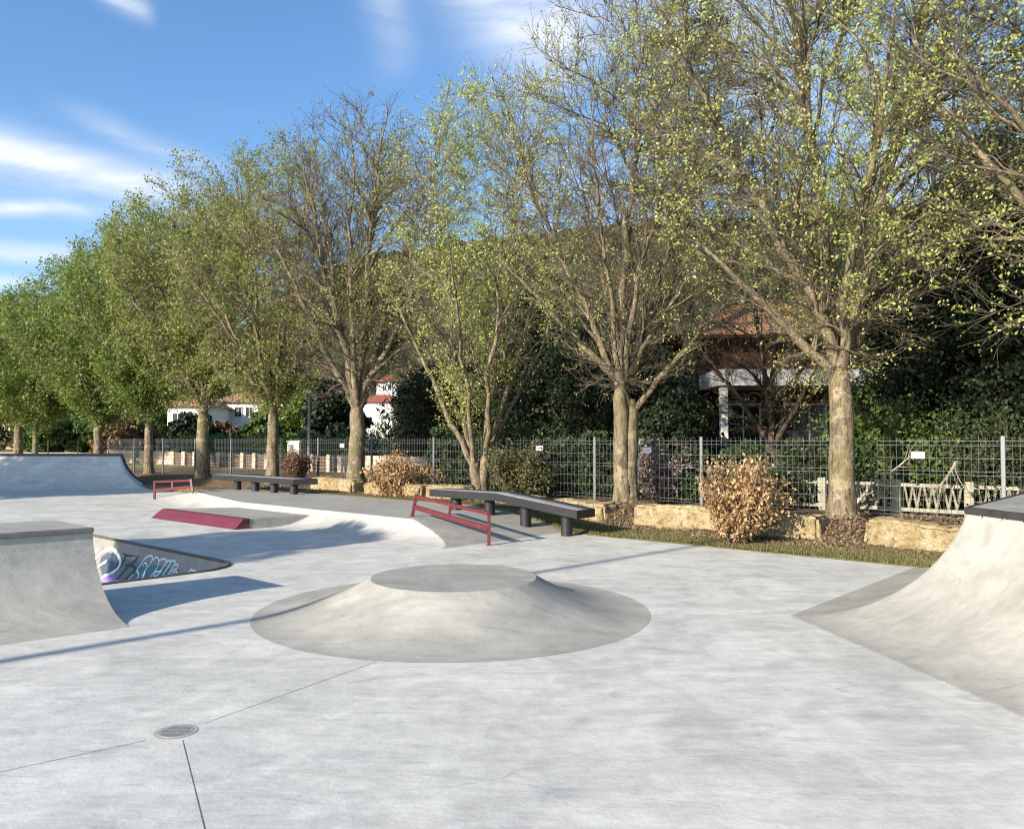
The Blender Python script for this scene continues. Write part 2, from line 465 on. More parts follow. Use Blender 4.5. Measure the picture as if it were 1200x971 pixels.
def broad_tree(name, seed, x, y, z, H, fork, tr, rad, cz, limbs=6, spread=.55, nb=11, nt=8, nf=5, leaf_n=9000, leaf_size=.07,
               leaf='leaf_spring', stems=1, lean=(0, 0), label='', cat='tree', group=None, bk='bark', tw='twig', cluster=.1,
               low=.12, split=.9, vase=.45, leaf_low=0.0, up1=.10, limbdirs=None):
    rng = np.random.default_rng(seed)
    root = empty(name, (x, y, z)); tag(root, label, cat, group)
    base = np.array([x, y, z - .12]); c = np.array([x + lean[0], y + lean[1], z + cz]); rad = np.array(rad, float)
    W_ = float(rad[0]); wood = Acc()
    # trunk(s)
    tops = []
    for k in range(stems):
        an = 2 * math.pi * (k + .15) / stems
        off = np.array([math.cos(an), math.sin(an) * .4, 0]) * (tr * .42 if stems > 1 else 0)
        n = 9; f = np.linspace(0, 1, n + 1)
        fk = fork * (1 if stems == 1 else rng.uniform(.9, 1.1))
        P = base + off + np.stack([off[0] * split * f ** 1.5 + lean[0] * .22 * f, off[1] * f + lean[1] * .2 * f, f * (fk + .12)], 1)
        P[1:-1, :2] += rng.normal(size=(n - 1, 2)) * tr * .07
        r = tr * (.80 if stems > 1 else 1) * (1 - .16 * f) * (1 + .50 * np.exp(-f * 9))
        r[-1] *= .55; r[-2] *= .92
        wood.add(*tubes(P[None], r[None], 14)); tops.append((P[-1], r[-1], off))
    from mathutils import kdtree
    ph = rng.uniform(0, 6.28, 8)
    def shell(d, rr):
        """point of the crown envelope in direction d at relative radius rr; uneven outline, narrower below"""
        bumpy = 1 + .07 * np.sin(d[:, 0] * 5 + ph[0]) * np.sin(d[:, 2] * 6 + ph[1]) + .06 * np.sin(d[:, 1] * 7 + ph[2] + d[:, 2] * 4)
        e = d * rad * (bumpy * rr)[:, None]
        nar = np.where(d[:, 2] < 0, 1 + vase * d[:, 2], 1.0)
        e[:, :2] *= nar[:, None]
        return c + e
    def rdir(n, zmin=-1.0):
        k = np.arange(n) + .5; zz = 1 - (1 - zmin) * k / n; a = k * 2.39996 + rng.uniform(0, 6.28)
        d = np.stack([np.sqrt(1 - zz ** 2) * np.cos(a), np.sqrt(1 - zz ** 2) * np.sin(a), zz], 1) + rng.normal(size=(n, 3)) * .12
        return unit(d)
    def bez(q, tq, tg, n, bend, wob):
        """curve leaving q along tq and ending at tg"""
        L = np.linalg.norm(tg - q, axis=1, keepdims=True); m = q + tq * L * bend
        f = np.linspace(0, 1, n + 1)[None, :, None]
        P = (1 - f) ** 2 * q[:, None] + 2 * f * (1 - f) * m[:, None] + f ** 2 * tg[:, None]
        nz = np.cumsum(rng.normal(size=P.shape), axis=1); nz -= nz[:, :1]; nz -= f * nz[:, -1:]
        return P + nz * wob * L[:, None] / math.sqrt(n)
    # limbs
    tops_p = np.array([tops[k % len(tops)][0] for k in range(limbs)]); tops_r = np.array([tops[k % len(tops)][1] / .55 for k in range(limbs)])
    if limbdirs:
        tg = []
        for k in range(limbs):
            dx, dy = limbdirs[k % len(limbdirs)]; d = unit(np.array([[dx, dy, 1.0]])); o0 = tops_p[k:k + 1]
            tg.append((o0 + d * exit_len(o0, d, c, rad)[:, None] * .93)[0])
        tg = np.array(tg)
    else:
        d = rdir(limbs, -.02); tg = shell(d, np.full(limbs, .93))
    q0 = tops_p - np.array([0, 0, 1.0]) * rng.uniform(.12, .30, (limbs, 1))
    tq = unit(unit(tg - q0) + np.array([0, 0, .12]))
    P1 = bez(q0, tq, tg, 16, .5, .026)
    r0 = tops_r * np.where(np.arange(limbs) < 3, .72, .56) * rng.uniform(.85, 1.0, limbs)
    f = np.linspace(0, 1, 17)[None]
    R1 = r0[:, None] * (1 - f) ** 1.0 * np.where(f == 0, 1.0, .86) + .010
    wood.add(*tubes(P1, R1, 9))
    fk = tops_p.mean(0)
    pool = [(P1, R1)]
    def attach(tgt, n, back, bend, wob, rcap, rend, frac, use=None):
        pts = np.concatenate([P[:, 2:-1].reshape(-1, 3) for P, R in (use or pool)]); rr = np.concatenate([R[:, 2:-1].reshape(-1) for P, R in (use or pool)])
        tn = np.concatenate([unit(P[:, 3:] - P[:, 2:-1]).reshape(-1, 3) for P, R in (use or pool)])
        kd = kdtree.KDTree(len(pts))
        for i_, p_ in enumerate(pts): kd.insert(p_, i_)
        kd.balance()
        ax = np.stack([c[0] + 0 * tgt[:, 0], c[1] + 0 * tgt[:, 0], tgt[:, 2]], 1); out = unit(unit(tgt - fk) * .6 + (tgt - ax) / W_ * .55 + np.array([0, 0, up1]))
        ask = tgt - out * back * rng.uniform(.6, 1.3, (len(tgt), 1))
        idx = np.array([kd.find(a)[1] for a in ask])
        q = pts[idx]; L = np.linalg.norm(tgt - q, axis=1)
        ok = L > .04; q, tgt, idx, L = q[ok], tgt[ok], idx[ok], L[ok]
        t1 = unit(tn[idx] * .75 + unit(tgt - q) * .6)
        P = bez(q, t1, tgt, n, bend, wob)
        ra = np.clip(rr[idx] * frac, rend * 1.2, rcap); f = np.linspace(0, 1, n + 1)[None]
        return P, ra[:, None] * (1 - f) + rend * f
    n2 = nb * 5
    P2, R2 = attach(shell(rdir(n2, -.65), rng.uniform(.72, .99, n2)), 11, W_ * .55, .45, .045, tr * .30, .008, .62)
    wood.add(*tubes(P2, R2, 7)); pool.append((P2, R2))
    wood.obj('trunk', M[bk], root)
    tws = Acc()
    n3 = nb * nt * 5
    dd = unit(rng.normal(size=(n3, 3)))
    P3, R3 = attach(shell(dd, rng.uniform(.20, 1.0, n3) ** .55), 8, W_ * .28, .45, .07, tr * .11, .005, .6)
    tws.add(*tubes(P3, R3, 4)); pool.append((P3, R3))
    n4 = int(nb * nt * nf * 7)
    dd = unit(rng.normal(size=(n4, 3)))
    P4, R4 = attach(shell(dd, rng.uniform(.05, 1.0, n4) ** .40 * 1.02), 5, W_ * .12, .4, .08, .007, .0032, .7)
    tws.add(*tubes(P4, R4, 3))
    p, d5, r5, f5 = kids(rng, P4, R4, 2, .25, .9, .7)
    P5, R5 = march(rng, p, d5, rng.uniform(.08, .28, len(p)), 2, .15, .05, np.minimum(r5, .0035), np.full(len(p), .0024))
    tws.add(*tubes(P5, R5, 3))
    tws.obj('branches', M[tw], root)
    if leaf_n:
        ends = np.concatenate([P4[:, -1], P4[:, 3], P3[:, -1], P5[:, -1]])
        zz = (ends[:, 2] - z) / H
        w = np.clip((zz - leaf_low) / .25 + .3, .1, 1)
        cl = np.sin(ends[:, 0] * 1.9 + ph[0]) + np.sin(ends[:, 1] * 2.1 + ph[1]) + np.sin(ends[:, 2] * 1.7 + ph[2]) + .8 * np.sin(ends[:, 0] * 4.3 + ends[:, 2] * 3.7 + ph[3])
        w *= np.clip(.6 + .28 * cl, .10, 1.4); w /= w.sum()
        ncl = leaf_n // 4
        pick = rng.choice(len(ends), ncl, p=w)
        C = np.repeat(ends[pick], 4, axis=0) + rng.normal(size=(ncl * 4, 3)) * cluster
        V, Q = leaves(rng, C, leaf_size)
        np_mesh('crown', V, Q, M[leaf], root, False)
    return root


def leaf_cloud(rng, lumps, n, size, shell=.55, **kw):
    """leaves through the volume of several ellipsoid lumps (cx,cy,cz,rx,ry,rz)"""
    L = np.array(lumps, float); vol = (L[:, 3] * L[:, 4] * L[:, 5]) ** .75; pick = rng.choice(len(L), n, p=vol / vol.sum())
    d = unit(rng.normal(size=(n, 3))); r = rng.uniform(0, 1, (n, 1)) ** (1 / 3.) * (1 - shell) + shell * rng.uniform(.75, 1.06, (n, 1))
    d2 = d * (1 + .18 * np.sin(d[:, :1] * 7 + pick[:, None]) * np.sin(d[:, 2:3] * 6 + pick[:, None] * 2))
    C = L[pick, :3] + d2 * r * L[pick, 3:]
    return leaves(rng, C, size, **kw)


def lumpy_tree(name, seed, x, y, z, H, R, leaf, n, size, label, cat='tree', group=None, trunk=.18, bot=.15, nl=26, bk='bark_dark', cone=0.0):
    rng = np.random.default_rng(seed)
    root = empty(name, (x, y, z)); tag(root, label, cat, group)
    w = Acc()
    f = np.linspace(0, 1, 8)
    P = np.stack([x + rng.normal() * .2 * f, y + 0 * f, z - .1 + f * H * .82], 1)
    w.add(*tubes(P[None], (trunk * (1 - .85 * f) * (1 + .4 * np.exp(-f * 8)))[None], 9))
    lumps = []
    bp, bd, bl = [], [], []
    for i in range(nl):
        q = (i + .5) / nl; h = bot + (1 - bot) * q
        an = i * 2.4 + rng.uniform(-.4, .4)
        prof = (1 - q) ** .8 * 1.0 + .06 if cone else math.sin(math.pi * min(1, .16 + .80 * q)) ** .7
        rr = R * prof * rng.uniform(.45, .95)
        cx, cy, cz = x + math.cos(an) * rr * .75, y + math.sin(an) * rr * .75, z + H * h * .94
        sz = R * (.16 + .28 * prof) * rng.uniform(.75, 1.25)
        lumps.append((cx, cy, cz, sz, sz, sz * (.6 if not cone else .55)))
        st0 = np.array([x, y, z + H * max(.08, h * .94 - .14)])
        bp.append(st0); bd.append(np.array([cx, cy, cz]) - st0)
    bp = np.array(bp); bd = np.array(bd); bl = np.linalg.norm(bd, axis=1)
    Pb, Rb = march(rng, bp, unit(bd), bl, 5, .08, .02, np.full(nl, trunk * .32), np.full(nl, .015))
    w.add(*tubes(Pb, Rb, 5))
    w.obj('trunk', M[bk], root)
    V, Q = leaf_cloud(rng, lumps, n, size)
    np_mesh('crown', V, Q, M[leaf], root, False)
    return root


def bush(name, seed, x, y, z, w, h, leaf, n, size, label, cat='shrub', group=None, stems=16, droop=0, upright=False):
    rng = np.random.default_rng(seed)
    root = empty(name, (x, y, z)); tag(root, label, cat, group)
    p0 = np.zeros((stems, 3)) + np.array([x, y, z - .03]); p0[:, :2] += rng.normal(size=(stems, 2)) * w * .07
    an = rng.uniform(0, 6.28, stems); sp = rng.uniform(.15, .75, stems) * w / h
    d = unit(np.stack([np.cos(an) * sp, np.sin(an) * sp, np.ones(stems)], 1))
    P, R = march(rng, p0, d, np.full(stems, h * 1.0) * rng.uniform(.5, 1.08, stems), 6, .09, .05, np.full(stems, .012), np.full(stems, .004))
    a = Acc(); a.add(*tubes(P, R, 4))
    p, dd, r, f = kids(rng, P, R, 9, .15, 1, .6)
    P2, R2 = march(rng, p, dd, np.full(len(p), w * .22) * rng.uniform(.5, 1.1, len(p)), 4, .12, .12 if upright else .03, np.full(len(p), .006), np.full(len(p), .003))
    a.add(*tubes(P2, R2, 3)); a.obj('branches', M['twig'], root)
    pts = np.concatenate([P2[:, 1:].reshape(-1, 3), P[:, 3:].reshape(-1, 3)])
    dv_ = unit(rng.normal(size=(n, 3))); rr_ = rng.uniform(.2, 1, (n, 1)) ** .45 * (1 + .12 * np.sin(dv_[:, :1] * 6 + seed) + .1 * np.sin(dv_[:, 2:] * 7 + seed))
    rr_ = rr_ * (1 + .22 * np.sin(dv_[:, :1] * 11 + seed * 3) * np.sin(dv_[:, 1:2] * 9 + dv_[:, 2:] * 8))
    nl_ = 7; off_ = rng.normal(size=(nl_, 3)) * np.array([w * .15, w * .15, h * .15]); rad_ = rng.uniform(.20, .33, (nl_, 1)) * np.array([w, w, h * 1.05]); pk_ = rng.integers(0, nl_, n)
    vol = np.array([x, y, z + h * .50]) + off_[pk_] + dv_ * rr_ * rad_[pk_]
    C = np.where(rng.uniform(size=(n, 1)) < .62, pts[rng.integers(0, len(pts), n)] + rng.normal(size=(n, 3)) * np.array([w, w, h]) * .045, vol)
    C[:, 2] = np.maximum(C[:, 2], z + .03)
    V, Q = leaves(rng, C, size, droop=droop)
    np_mesh('foliage', V, Q, M[leaf], root, False)
    return root


# ------------------------------------------------------------------ skate park ground
BS0, BS1, BT0, BT1, BR = -15.0, -9.38, 0.6, 5.42, .62        # bowl opening and corner radius
SL0, SL1, ST0 = -33.0, 30.0, -40.0


def tb(s):                                                   # far edge of the slab
    k = min(1, max(0, (s + 9.8) / 1.0))
    return 11.6 + (11.0 - 11.6) * k


def arc(d, h, L):
    R = (L * L + h * h) / (2 * h)
    d = np.clip(d, 0, L)
    return R - np.sqrt(np.maximum(R * R - d * d, 0))


def zedge(s):
    if s > -8.75: return .0
    if s > -10.35: return .28 * (-8.75 - s) / 1.6
    if s > -20.1: return .28
    if s > -21.7: return .28 + (.12 - .28) * (-20.1 - s) / 1.6
    return .12


def build_slab():
    mb = MB()
    ss = [SL0, BS0, BS1, -9.8, -8.8, SL1]
    def q(s0, s1, t0, t1a, t1b):
        mb.add([st(s0, t0), st(s1, t0), st(s1, t1b), st(s0, t1a)], [(0, 1, 2, 3)])
    q(SL0, BS0, ST0, 11.6, 11.6)
    q(BS0, BS1, ST0, BT0, BT0); q(BS0, -9.8, BT1, 11.6, 11.6); q(-9.8, BS1, BT1, 11.0, 11.0)
    q(BS1, -8.8, ST0, 11.0, 11.0); q(-8.8, SL1, ST0, 11.0, 11.0)
    mb.add([st(-9.8, 11.0), st(-8.8, 11.0), st(-9.8, 11.6)], [(0, 1, 2)])
    # rounded corners of the bowl opening
    for cs, ct, a0, sx, sy in ((BS1 - BR, BT1 - BR, 0, BS1, BT1), (BS0 + BR, BT1 - BR, 90, BS0, BT1), (BS0 + BR, BT0 + BR, 180, BS0, BT0), (BS1 - BR, BT0 + BR, 270, BS1, BT0)):
        pts = [st(cs + BR * math.cos(math.radians(a0 + k * 9)), ct + BR * math.sin(math.radians(a0 + k * 9))) for k in range(11)]
        mb.add([st(sx, sy)] + pts, [(0, i + 2, i + 1) for i in range(10)])
    # far edge of the slab
    e = [(SL0, 11.6), (-9.8, 11.6), (-8.8, 11.0), (SL1, 11.0)]
    for (a, b), (c, d) in zip(e[:-1], e[1:]):
        mb.add([st(a, b, 0), st(c, d, 0), st(c, d, -.4), st(a, b, -.4)], [(0, 1, 2, 3)])
    o = mb.build('pavement', M['slab']); tag(o, kind='structure')


build_slab()


def build_earth():
    rng = np.random.default_rng(4)
    mb = MB()
    S = [-1500, -700, -300, -150, -90, -60, -45, -38, -33] + [-33 + .5 * k for k in range(1, 76)] + [6, 8, 11, 16, 22, 30, 45, 80, 150, 300, 700, 1500]
    OFF = [0, 0, .12, .3, .5, .75, 1.0, 1.25, 1.5, 1.9, 2.4, 3, 4, 5.5, 8, 12, 20, 35, 60, 110, 200, 400, 900, 1800]
    V = []
    for i, o in enumerate(OFF):
        for s in S:
            ze = zedge(s) + .012
            if i == 0: z = -.5
            else:
                k = min(1, max(0, (o - 1.0) / .9)); k = k * k * (3 - 2 * k)
                z = ze + (.30 - ze) * k + (rng.uniform(-.018, .018) if 1 < i < 14 and abs(s) < 34 else 0)
            V.append(st(s, tb(s) + o, z))
    n = len(S)
    mb.add(V, [(r * n + c, r * n + c + 1, (r + 1) * n + c + 1, (r + 1) * n + c) for r in range(len(OFF) - 1) for c in range(n - 1)])
    # left, right and behind the camera
    for s0, s1, t0, t1 in ((-1500, SL0, -1500, 11.6), (SL1, 1500, -1500, 11.0), (SL0, SL1, -1500, ST0)):
        z = .13 if s1 == SL0 else .012
        mb.add([st(s0, t0, z), st(s1, t0, z), st(s1, t1, z), st(s0, t1, z)], [(0, 1, 2, 3)])
    # step down to the slab on the left
    mb.add([st(SL0, ST0, .13), st(SL0, 11.6, .13), st(SL0, 11.6, -.1), st(SL0, ST0, -.1)], [(0, 1, 2, 3)])
    o = mb.build('ground', M['earth'], smooth=True); tag(o, kind='structure')


build_earth()


def terrain_z(x, y):
    s = x * E1[0] + y * E1[1]; t = x * E2[0] + y * E2[1]
    ze = zedge(s) + .012; o = t - tb(s)
    k = min(1, max(0, (o - 1.0) / .9)); k = k * k * (3 - 2 * k)
    return ze + (.30 - ze) * k


# saw cut joints
def joint(name, a, b, w):
    a = Vector(a); b = Vector(b); d = (b - a).normalized(); n = Vector((-d.y, d.x, 0)) * w / 2
    mb = MB(); z = Vector((0, 0, .0015))
    N = 24; pts = []
    rng = np.random.default_rng(3)
    for i in range(N + 1):
        p = a + (b - a) * i / N; ww = 1 + rng.uniform(-.25, .25)
        pts += [p + n * ww + z, p - n * ww + z]
    mb.add(pts, [(2 * i, 2 * i + 1, 2 * i + 3, 2 * i + 2) for i in range(N)])
    o = mb.build(name, M['joint']); tag(o, kind='structure')


DR = gp(206, 857)
dv = Vector((1.51, 1.85, 0)).normalized(); D0 = Vector((DR[0], DR[1], 0))
joint('pavement_joint', D0 + dv * .17, gp(441, 775), .0036)
joint('pavement_joint', Vector(gp(-60, 917)), D0 - dv * .17 , .0036)
joint('pavement_joint', Vector(gp(214, 867)), Vector(gp(262, 1060)), .0036)

# drain
root = empty('floor_drain', (DR[0], DR[1], 0)); tag(root, 'small round metal drain grate where the thin pavement joints meet', 'drain')
mb = MB(); c = (DR[0], DR[1])
def ring(mb, c, r0, r1, z0, z1, n=40, mi=0):
    vs = []
    for k in range(n):
        a = 2 * math.pi * k / n
        vs += [(c[0] + r0 * math.cos(a), c[1] + r0 * math.sin(a), z0), (c[0] + r1 * math.cos(a), c[1] + r1 * math.sin(a), z1)]
    mb.add(vs, [(2 * k, 2 * k + 1, (2 * k + 3) % (2 * n), (2 * k + 2) % (2 * n)) for k in range(n)], mi)
ring(mb, c, .108, .135, .0058, .0045); mb.build('collar', M['ramp'], root, True)
mb = MB(); ring(mb, c, .098, .108, .0075, .0075); ring(mb, c, .098, .0975, .0075, .004); ring(mb, c, .108, .1085, .0075, .004); mb.build('rim', M['grate'], root)
mb = MB(); mb.add([(c[0] + .1 * math.cos(k * .157), c[1] + .1 * math.sin(k * .157), .0045) for k in range(40)], [tuple(range(40))]); mb.build('basin', plain('basin_shade', (.20, .195, .18), .9), root)
mb = MB()
for k in range(-6, 7):
    xx = k * .0155; hl = math.sqrt(max(0, .101 ** 2 - xx ** 2))
    mb.box((c[0] + xx, c[1], .0062), (.0095, 2 * hl - .006, .003))
mb.box((c[0], c[1] + .03, .0061), (.18, .008, .0026)); mb.box((c[0], c[1] - .03, .0061), (.18, .008, .0026))
mb.build('grate', M['grate'], root)


root.scale = (.84, .84, .45)

# ------------------------------------------------------------------ volcano
def build_volcano():
    cx, cy, r0, r1, h = -.547, 7.70, 1.83, .785, .305
    root = empty('skate_mound', (cx, cy, 0)); tag(root, 'round grey concrete mound with concave sides and a flat circular top', 'skate ramp')
    n, m = 128, 22; L = r0 - r1
    V = []
    for i in range(m + 1):
        d = L * i / m; r = r0 - d; z = float(arc(np.array(d), h, L))
        if i == 0: z = .0015
        for k in range(n):
            a = 2 * math.pi * k / n
            V.append((cx + r * math.cos(a), cy + r * math.sin(a), z))
    Q = [(i * n + k, i * n + (k + 1) % n, (i + 1) * n + (k + 1) % n, (i + 1) * n + k) for i in range(m) for k in range(n)]
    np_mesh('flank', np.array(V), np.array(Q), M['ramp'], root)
    mb = MB()
    ring(mb, (cx, cy), r1 + .0005, r1 - .008, h - .001, h + .004, 128)
    mb.add([(cx + (r1 - .008) * math.cos(2 * math.pi * k / 128), cy + (r1 - .008) * math.sin(2 * math.pi * k / 128), h + .004) for k in range(128)], [tuple(range(128))])
    mb.build('top', M['rampdark'], root)


build_volcano()


# ------------------------------------------------------------------ generic heightfield piece
def field(name, s0, s1, t0, t1, step, zf, mats, mfun, parent, frame=None, cut=None):
    ns = int(round((s1 - s0) / step)); nt_ = int(round((t1 - t0) / step))
    S, T = np.meshgrid(np.linspace(s0, s1, ns + 1), np.linspace(t0, t1, nt_ + 1), indexing='ij')
    Z = zf(S, T)
    fr = frame or (E1, E2, np.zeros(2))
    X = S * fr[0][0] + T * fr[1][0] + fr[2][0]; Y = S * fr[0][1] + T * fr[1][1] + fr[2][1]
    V = np.stack([X, Y, Z], -1).reshape(-1, 3)
    i, j = np.meshgrid(np.arange(ns), np.arange(nt_), indexing='ij')
    a = i * (nt_ + 1) + j
    Q = np.stack([a, a + nt_ + 1, a + nt_ + 2, a + 1], -1).reshape(-1, 4)
    Zc = (Z[:-1, :-1] + Z[1:, :-1] + Z[:-1, 1:] + Z[1:, 1:]).reshape(-1) / 4
    Sc = ((S[:-1, :-1] + S[1:, 1:]) / 2).reshape(-1); Tc = ((T[:-1, :-1] + T[1:, 1:]) / 2).reshape(-1)
    keep = Zc > -.015
    if cut is not None: keep &= cut(Sc, Tc)
    mi = mfun(Sc, Tc, Zc) if mfun else np.zeros(len(Q), int)
    # drop faces not kept
    return np_mesh(name, V, Q[keep], None, parent, True, mats, mi[keep])


# raised platform with banked sides
def plat_z(S, T):
    t0 = np.where(S > -16, 8.1, 8.1 + (-16 - S) * .25)
    z = arc(T - t0, .28, .9)
    z = np.minimum(z, .28 * (-8.75 - S) / 1.6)
    z = np.minimum(z, .28 * (S + 21.7) / 1.6)
    return np.where(z > .001, z, -.02)


root = empty('skate_platform', st(-14, 10, 0)); tag(root, 'low raised concrete platform with a pale curved bank and sloping ends', 'skate platform')
def plat_m(S, T, Z):
    t0 = np.where(S > -16, 8.1, 8.1 + (-16 - S) * .25)
    a = arc(T - t0, .28, .9)
    onbank = (a < .2795) & (a < .28 * (-8.75 - S) / 1.6) & (a < .28 * (S + 21.7) / 1.6)
    return np.where(onbank, 1, 0)
def bankcut(S, T): return plat_m(S, T, None) == 1
field('deck', -21.75, -8.7, 8.0, 11.6, .03, plat_z, [M['rampdark']], None, root, cut=lambda S, T: ~bankcut(S, T))
field('bank', -21.75, -8.7, 8.0, 11.6, .03, plat_z, [M['white']], None, root, cut=bankcut)

# manual pad
root = empty('manual_pad', st(-15, 8.1, 0)); tag(root, 'low grey concrete pad with a red steel edge along its front', 'skate pad')
mb = MB()
P4 = [st(-16.55, 7.62), st(-13.33, 7.62), st(-13.05, 8.95), st(-15.6, 8.95)]
mb.prism([p[:2] for p in P4], -.02, .18); mb.build('body', M['rampdark'], root, bevel=.006)
mb = MB()
A, B = (-16.62, 7.42), (-13.36, 7.46)
vs = [st(A[0], A[1], .0), st(A[0] + .12, 7.60, .184), st(A[0] + .12, 7.72, .184), st(A[0] + .12, 7.72, .0),
      st(B[0], B[1], .0), st(B[0] + .06, 7.60, .184), st(B[0] + .06, 7.72, .184), st(B[0] + .06, 7.72, .0)]
mb.add(vs, [(0, 4, 5, 1), (1, 5, 6, 2), (0, 1, 2, 3), (4, 7, 6, 5), (2, 6, 7, 3)]); mb.build('steel_edge', M['redsteel'], root)


# ------------------------------------------------------------------ quarter pipe near left
def quarter_left():
    st0 = globals()['st']
    h, L = .78, .88
    sB, tE = -7.10, 3.02               # foot line s, right-hand end t
    root = empty('quarter_pipe', st0(sB - .8, tE - 1.5, 0)); tag(root, 'weathered grey quarter pipe at the left edge, casting a shadow beside the graffiti', 'skate ramp')
    n = 24
    prof = [(0, -.02), (0, .0)] + [(L * i / n, float(arc(np.array(L * i / n), h, L))) for i in range(1, n + 1)]
    mb = MB(); T0 = -6.0
    rows = 10
    B = st0(sB, tE); g = (math.cos(math.radians(40.5)), math.sin(math.radians(40.5)))
    def st(s, t, z=0.0):          # this piece is turned a little against the park's axes
        d, k = sB - s, tE - t
        return (B[0] - E1[0] * d - g[0] * k, B[1] - E1[1] * d - g[1] * k, z)
    for i in range(len(prof) - 1):
        (d0, z0), (d1, z1) = prof[i], prof[i + 1]
        for r in range(rows):
            ta = T0 + (tE - T0) * r / rows; tc = T0 + (tE - T0) * (r + 1) / rows
            mb.add([st(sB - d0, ta, z0), st(sB - d0, tc, z0), st(sB - d1, tc, z1), st(sB - d1, ta, z1)], [(0, 1, 2, 3)])
    # end wall, back wall
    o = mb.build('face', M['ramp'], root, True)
    mb = MB()
    side = [st(sB - d, tE, z) for d, z in prof[1:]] + [st(sB - L - 1.0, tE, h), st(sB - L - 1.0, tE, -.02), st(sB, tE, -.02)]
    mb.add(side, [tuple(range(len(side) - 1, -1, -1))])
    mb.add([st(sB - L - 1.0, T0, -.02), st(sB - L - 1.0, T0, h), st(sB - L - 1.0, tE, h), st(sB - L - 1.0, tE, -.02)], [(0, 1, 2, 3)])
    mb.build('side_wall', M['ramp'], root)
    mb = MB()
    mb.prism([st(sB - L - 1.0, T0)[:2], st(sB - L - .02, T0)[:2], st(sB - L - .02, tE + .004)[:2], st(sB - L - 1.0, tE + .004)[:2]], h - .02, h + .006)
    mb.build('deck', M['rampdark'], root, bevel=.008)
    mb = MB(); mb.bar(st(sB - L + .012, T0, h - .018), st(sB - L + .012, tE + .004, h - .018), .045, .05)
    mb.build('coping', M['bowlrim'], root, bevel=.01)


M['bowlcoping'] = plain('worn_dark_rim', (.085, .075, .068), .7, 0, .3, 8)
M['bowlrim'] = plain('dark_concrete_edge', (.17, .155, .14), .7, 0, .25, 12)
quarter_left()


# ------------------------------------------------------------------ skate bowl with graffiti
def rrect(d, n=8):
    """rounded rectangle outline inset by d (site coordinates)"""
    r = max(BR - d, .02 * max(0, 1 - d)); out = []
    for cs, ct, a0 in ((BS1 - d - r, BT1 - d - r, 0), (BS0 + d + r, BT1 - d - r, 90), (BS0 + d + r, BT0 + d + r, 180), (BS1 - d - r, BT0 + d + r, 270)):
        for k in range(n + 1):
            a = math.radians(a0 + 90 * k / n); out.append((cs + r * math.cos(a), ct + r * math.sin(a)))
    return out


BD, BL = .82, .84            # bowl depth, transition length


def bowl_prof(d):            # depth at inset d: steep at the rim, flat at the bottom
    return -(BD - float(arc(np.array(BL - d), BD, BL))) if d < BL else -BD


def wall_t(z):               # inset of the wall at height z
    lo, hi = 0, BL
    for _ in range(30):
        m = (lo + hi) / 2
        if bowl_prof(m) > z: lo = m
        else: hi = m
    return lo


